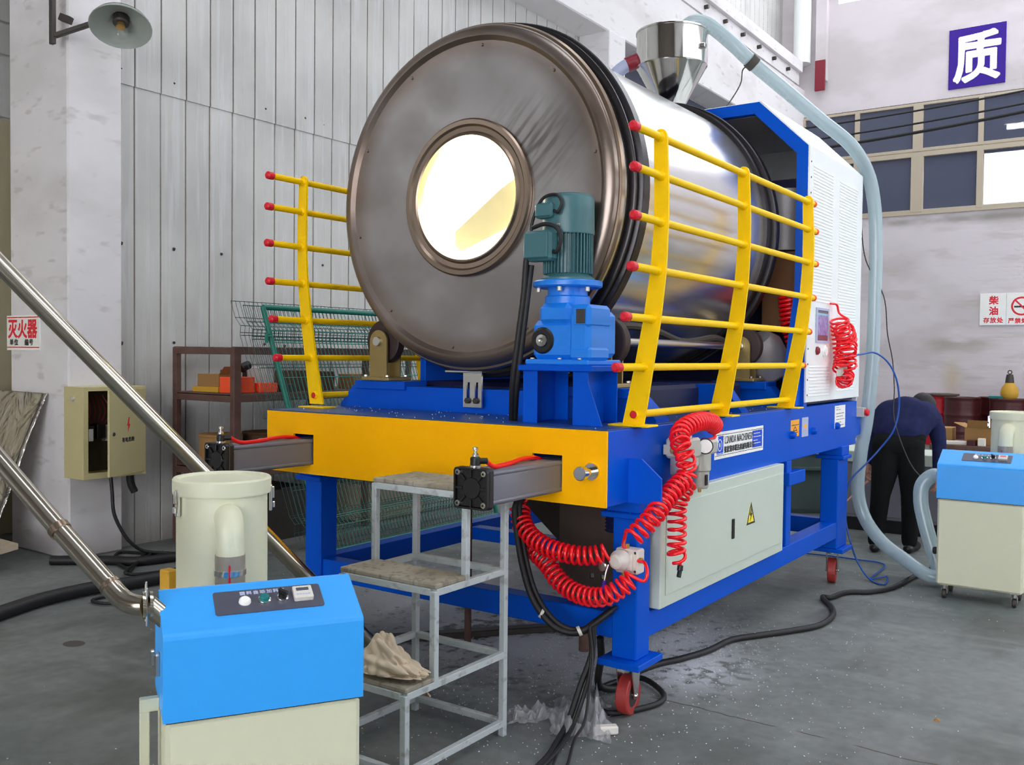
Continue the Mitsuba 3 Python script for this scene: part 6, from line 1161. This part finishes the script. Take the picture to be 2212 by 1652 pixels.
obj('wall', lathe([(0, .0), (.62, .0), (.64, .05), (.64, .42), (.70, .44), (.70, .46), (.66, .47), (.66, .60), (.6, .6), (.6, .1), (0, .1)], (-1.45, 6.6, 0), (0, 0, 1), 56), 'bin_green', vt, 30)
obj('rim', lathe([(.66, .60), (.70, .60), (.71, .615), (.71, .69), (.70, .70), (.62, .70), (.6, .60)], (-1.45, 6.6, 0), (0, 0, 1), 56), 'off_white', vt, 30)


def oil_drum(x, y, m, label, group=None):
    p = []
    for z in np.linspace(.03, .85, 30):
        p.append((.286 + (.008 if abs(z - .30) < .02 or abs(z - .58) < .02 else 0) + .002 * math.cos(z * 2 * math.pi / .047), z))
    k = thing('oil_drum', label, 'drum', group)
    obj('shell', lathe([(0, .02), (.28, .02), (.293, .0), (.295, .03)] + p + [(.294, .86), (.295, .885), (.286, .887), (.282, .87), (0, .868)], (x, y, 0), (0, 0, 1), 48), m, k, 30)
    obj('lid', lathe([(0, .868), (.281, .868), (.281, .872), (0, .875)], (x, y, 0), (0, 0, 1), 40), 'drum_lid', k, 30)
    obj('bung', cat(cyl((x - .18, y, .874), (x - .18, y, .89), .03, 16), cyl((x + .2, y, .874), (x + .2, y, .886), .018, 12)), 'drum_lid', k)
    return k


oil_drum(-1.64, 15.3, 'drum_red', 'bright red ribbed oil drum just right of the bending person')
oil_drum(-1.17, 14.8, 'drum_maroon', 'dark maroon oil drum right of the bright red drum')
oil_drum(-.70, 15.35, 'drum_maroon', 'dark maroon oil drum in the rear row between two nearer drums')
oil_drum(-.44, 14.75, 'drum_maroon', 'dark maroon oil drum nearest the far cream barrel')
oil_drum(.18, 14.9, 'drum_maroon', 'dark maroon oil drum at the right end of the row')
single('drum_cover', lathe([(0, .89), (.30, .89), (.31, .90), (.31, .92), (.2, .93), (0, .935)], (-1.60, 15.25, 0), (0, 0, 1), 40), 'drum_lid', 'loose round grey brown cover on the bright red drum', 'lid')
al = thing('blow_lamp', 'amber bottle with a grey neck and ring standing on the oil drums', 'bottle')
obj('bottle', lathe([(0, .89), (.10, .89), (.13, .92), (.14, .99), (.12, 1.08), (.075, 1.14), (.07, 1.16), (0, 1.16)], (-.42, 14.7, 0), (0, 0, 1), 32), 'ochre', al, 40)
obj('neck', lathe([(.07, 1.16), (.06, 1.25), (.05, 1.30), (0, 1.31)], (-.42, 14.7, 0), (0, 0, 1), 24), 'dark_metal', al, 40)
obj('ring', tube([(-.42 + .03 * math.cos(t), 14.7, 1.34 + .03 * math.sin(t)) for t in np.linspace(0, 2 * math.pi, 15)], .008, 8, smooth=False), 'dark_metal', al, 40)
single('folder', bx(-.72, -.50, 14.6, 14.8, .892, .93, .004), 'green_plastic', 'flat teal folder on the drums beside the amber bottle', 'folder')
# wall signs
qk = thing('slogan_board', 'square violet board with one large white Chinese character high on the back wall', 'sign')
obj('board', bx(-1.735, -.78, 15.975, 15.998, 6.59, 7.685, .003), 'ink_blue', qk)
obj('character', glyph_mesh(hanzi('质', .95, 1.0, .86), (-1.665, 15.975, 7.135), (1, 0, 0), (0, 0, 1), .006), 'white_plastic', qk, False)
dk_ = thing('safety_board', 'white safety board with red characters and a no smoking circle on the back wall', 'sign')
obj('board', bx(-1.105, -.17, 15.98, 15.998, 2.175, 2.765, .003), 'white_plastic', dk_)
obj('divider', cat(bx(-.668, -.662, 15.978, 15.9795, 2.18, 2.76, 0), bx(-1.1, -.175, 15.978, 15.9795, 2.178, 2.19, 0)), 'label_grey', dk_)
obj('characters', cat(glyph_mesh(hanzi('柴', .16), (-.955, 15.9795, 2.64), (1, 0, 0), (0, 0, 1), .002), glyph_mesh(hanzi('油', .16), (-.955, 15.9795, 2.445), (1, 0, 0), (0, 0, 1), .002), glyph_mesh(hanzi('存放处', .105, 1.08), (-1.045, 15.9795, 2.275), (1, 0, 0), (0, 0, 1), .002)), 'ink_red', dk_, False)
obj('characters', glyph_mesh(hanzi('严禁烟火', .10, 1.08), (-.635, 15.9795, 2.262), (1, 0, 0), (0, 0, 1), .002), 'ink_red', dk_, False)
cc = [(-.42 + .17 * math.cos(t), 2.525 + .17 * math.sin(t)) for t in np.linspace(0, 2 * math.pi, 48)]
ci = Polygon(cc).difference(Polygon(cc).buffer(-.032)).union(Polygon([(-.53, 2.66), (-.55, 2.64), (-.31, 2.39), (-.29, 2.41)]))
obj('no_smoking_sign', extr(ci, (0, 15.9795, 0), (1, 0, 0), (0, 0, 1), .003), 'ink_red', dk_, False)
obj('flame_mark', cat(extr(sbox(-.54, 2.50, -.36, 2.53), (0, 15.9792, 0), (1, 0, 0), (0, 0, 1), .0015), extr(Polygon([(-.34, 2.5), (-.33, 2.58), (-.30, 2.54), (-.30, 2.5)]), (0, 15.9792, 0), (1, 0, 0), (0, 0, 1), .0015)), 'ink_black', dk_, False)
for i, (a, b, r_, lab) in enumerate((((-4.6, 5.50), (3.5, 6.02), .016, 'uppermost of the three black cables strung across the windows'), ((-4.6, 5.27), (3.5, 5.86), .016, 'middle one of the three black cables strung across the windows'), ((-4.6, 5.09), (3.5, 5.78), .026, 'lowest and thickest of the three black cables strung across the windows'))):
    P_ = [(a[0] + (b[0] - a[0]) * t, 13.0, a[1] + (b[1] - a[1]) * t - .36 * 4 * t * (1 - t) * .42) for t in np.linspace(0, 1, 12)]
    single('overhead_cable', tube(P_, r_, 7, per=3), 'rubber', lab, 'cable', smooth=50)

# ================================================================ FLOOR LITTER
rp = np.random.default_rng(11)
N = [((-.75, 1.15), (.42, .45), 1500, .55), ((-.28, 1.2), (.2, .3), 700, .5), ((-1.9, 1.3), (.7, .6), 500, 1), ((-.35, .35), (.5, .6), 500, 1), ((.2, 1.0), (.5, .8), 350, 1), ((-.6, -.4), (.6, .6), 350, 1), ((.1, 3.2), (.4, .5), 60, 1)]
pts = np.vstack([np.c_[rp.normal(c[0], s[0], n), rp.normal(c[1], s[1], n)] for c, s, n, _ in N])
keep = ~(((pts[:, 0] > -.16) & (pts[:, 0] < .06) & (pts[:, 1] > .22) & (pts[:, 1] < .46)))
pts = pts[keep]
base = trimesh.creation.octahedron() if hasattr(trimesh.creation, 'octahedron') else None
ov = R3([[1, 0, 0], [-1, 0, 0], [0, 1, 0], [0, -1, 0], [0, 0, 1], [0, 0, -1]], float); of = R3([[0, 2, 4], [2, 1, 4], [1, 3, 4], [3, 0, 4], [2, 0, 5], [1, 2, 5], [3, 1, 5], [0, 3, 5]])
sz = rp.uniform(.0016, .0034, len(pts)); th = rp.uniform(0, 6.28, len(pts))
Vp = ov[None] * R3([1.4, .9, .8]) * sz[:, None, None]
Vp = np.stack([Vp[..., 0] * np.cos(th)[:, None] - Vp[..., 1] * np.sin(th)[:, None], Vp[..., 0] * np.sin(th)[:, None] + Vp[..., 1] * np.cos(th)[:, None], Vp[..., 2]], -1) + np.c_[pts, sz * .8][:, None]
pm = trimesh.Trimesh(Vp.reshape(-1, 3), (of[None] + 6 * np.arange(len(pts))[:, None, None]).reshape(-1, 3), process=False)
pk2 = single('spilled_pellets', pm, 'pellet', 'white plastic pellets spilled on the floor under and around the dryer', 'pellets', smooth=False)
labels[pk2]['kind'] = 'stuff'
dp = np.c_[rp.uniform(-1.95, -.03, 420), rp.uniform(.02, 2.3, 420)]
dp = dp[((dp[:, 1] < .47) | (rp.random(420) < .5)) & ~((dp[:, 0] > -.55) & (dp[:, 0] < -.1) & (dp[:, 1] < .45))]
dpz = np.c_[dp, np.full(len(dp), Z1 + .0085)]
pm2 = trimesh.Trimesh((ov[None] * .003 + dpz[:, None]).reshape(-1, 3), (of[None] + 6 * np.arange(len(dp))[:, None, None]).reshape(-1, 3), process=False)
pk3 = single('deck_pellets', pm2, 'pellet', 'white pellets lying on the blue deck plate', 'pellets', smooth=False); labels[pk3]['kind'] = 'stuff'


def film(c, size, hgt, seed, rot):
    n = 26
    u, w_ = np.meshgrid(np.linspace(-1, 1, n), np.linspace(-1, 1, n), indexing='ij')
    q = np.stack([u * 2.2, w_ * 2.2, 0 * u], -1)
    a = meshkit.fbm(q + seed, 4, seed) ; rr_ = np.abs(meshkit.fbm(q * 2 + 7, 3, seed + 1) - .5) * 2
    z = hgt * (a * .9 + .8 * rr_ - .35) * np.clip(1.25 - u * u, 0, 1) * np.clip(1.25 - w_ * w_, 0, 1)
    x = u * size[0] * (1 + .5 * (meshkit.fbm(q + 31, 2, seed) - .5)); y = w_ * size[1] * (1 + .5 * (meshkit.fbm(q + 51, 2, seed) - .5))
    x, y = x * math.cos(rot) - y * math.sin(rot), x * math.sin(rot) + y * math.cos(rot)
    V = np.stack([x + c[0], y + c[1], np.maximum(z, .003) + .002], -1).reshape(-1, 3)
    ix = np.arange(n * n).reshape(n, n); A, B, C_, D_ = ix[:-1, :-1].ravel(), ix[1:, :-1].ravel(), ix[1:, 1:].ravel(), ix[:-1, 1:].ravel()
    return trimesh.Trimesh(V, np.vstack([np.stack([A, B, C_], 1), np.stack([A, C_, D_], 1)]), process=False)


single('plastic_film', film((-.17, .12), (.13, .20), .20, 3, .5), 'plastic_film', 'crumpled clear plastic bag on the floor beside the front caster', 'plastic bag', smooth=True)
single('plastic_film', film((-.36, .02), (.13, .06), .10, 5, .9), 'plastic_film', 'torn piece of clear film lying left of the clear plastic bag', 'plastic film', smooth=True)
single('foam_strip', bx(-.05, .05, -.02, .02, 0.0, .035, .006).apply_transform(trimesh.transformations.rotation_matrix(.75, [0, 0, 1])).apply_translation([-.02, .06, .003]), 'off_white', 'white foam strip on the floor at the edge of the clear plastic bag', 'foam strip')
single('paper_scrap', hull([(1.045, 1.02, 0), (1.07, 1.03, 0), (1.06, 1.05, .004), (1.04, 1.045, 0), (1.055, 1.03, .012)]), 'brown_card', 'tiny tan paper scrap alone on the open floor at right', 'paper', smooth=False)
single('metal_strip', bar((-2.2, -.3, .02), (-.9, 1.25, .02), .07, .035, .004), 'dark_metal', 'dark angle bar lying on the floor under the stool and the frame', 'bar', smooth=False)
struct('wall_back_upper', cat(bx(-5.1, -3.8, 16, 16.25, 8.6, 10.5, 0), bx(5.7, 9, 16, 16.25, 8.6, 10.5, 0)), 'stained_plaster')
struct('wall_left_upper', bx(-6, -5.0, -13, 17, 9.6, 10.5, 0), 'wall_dark')
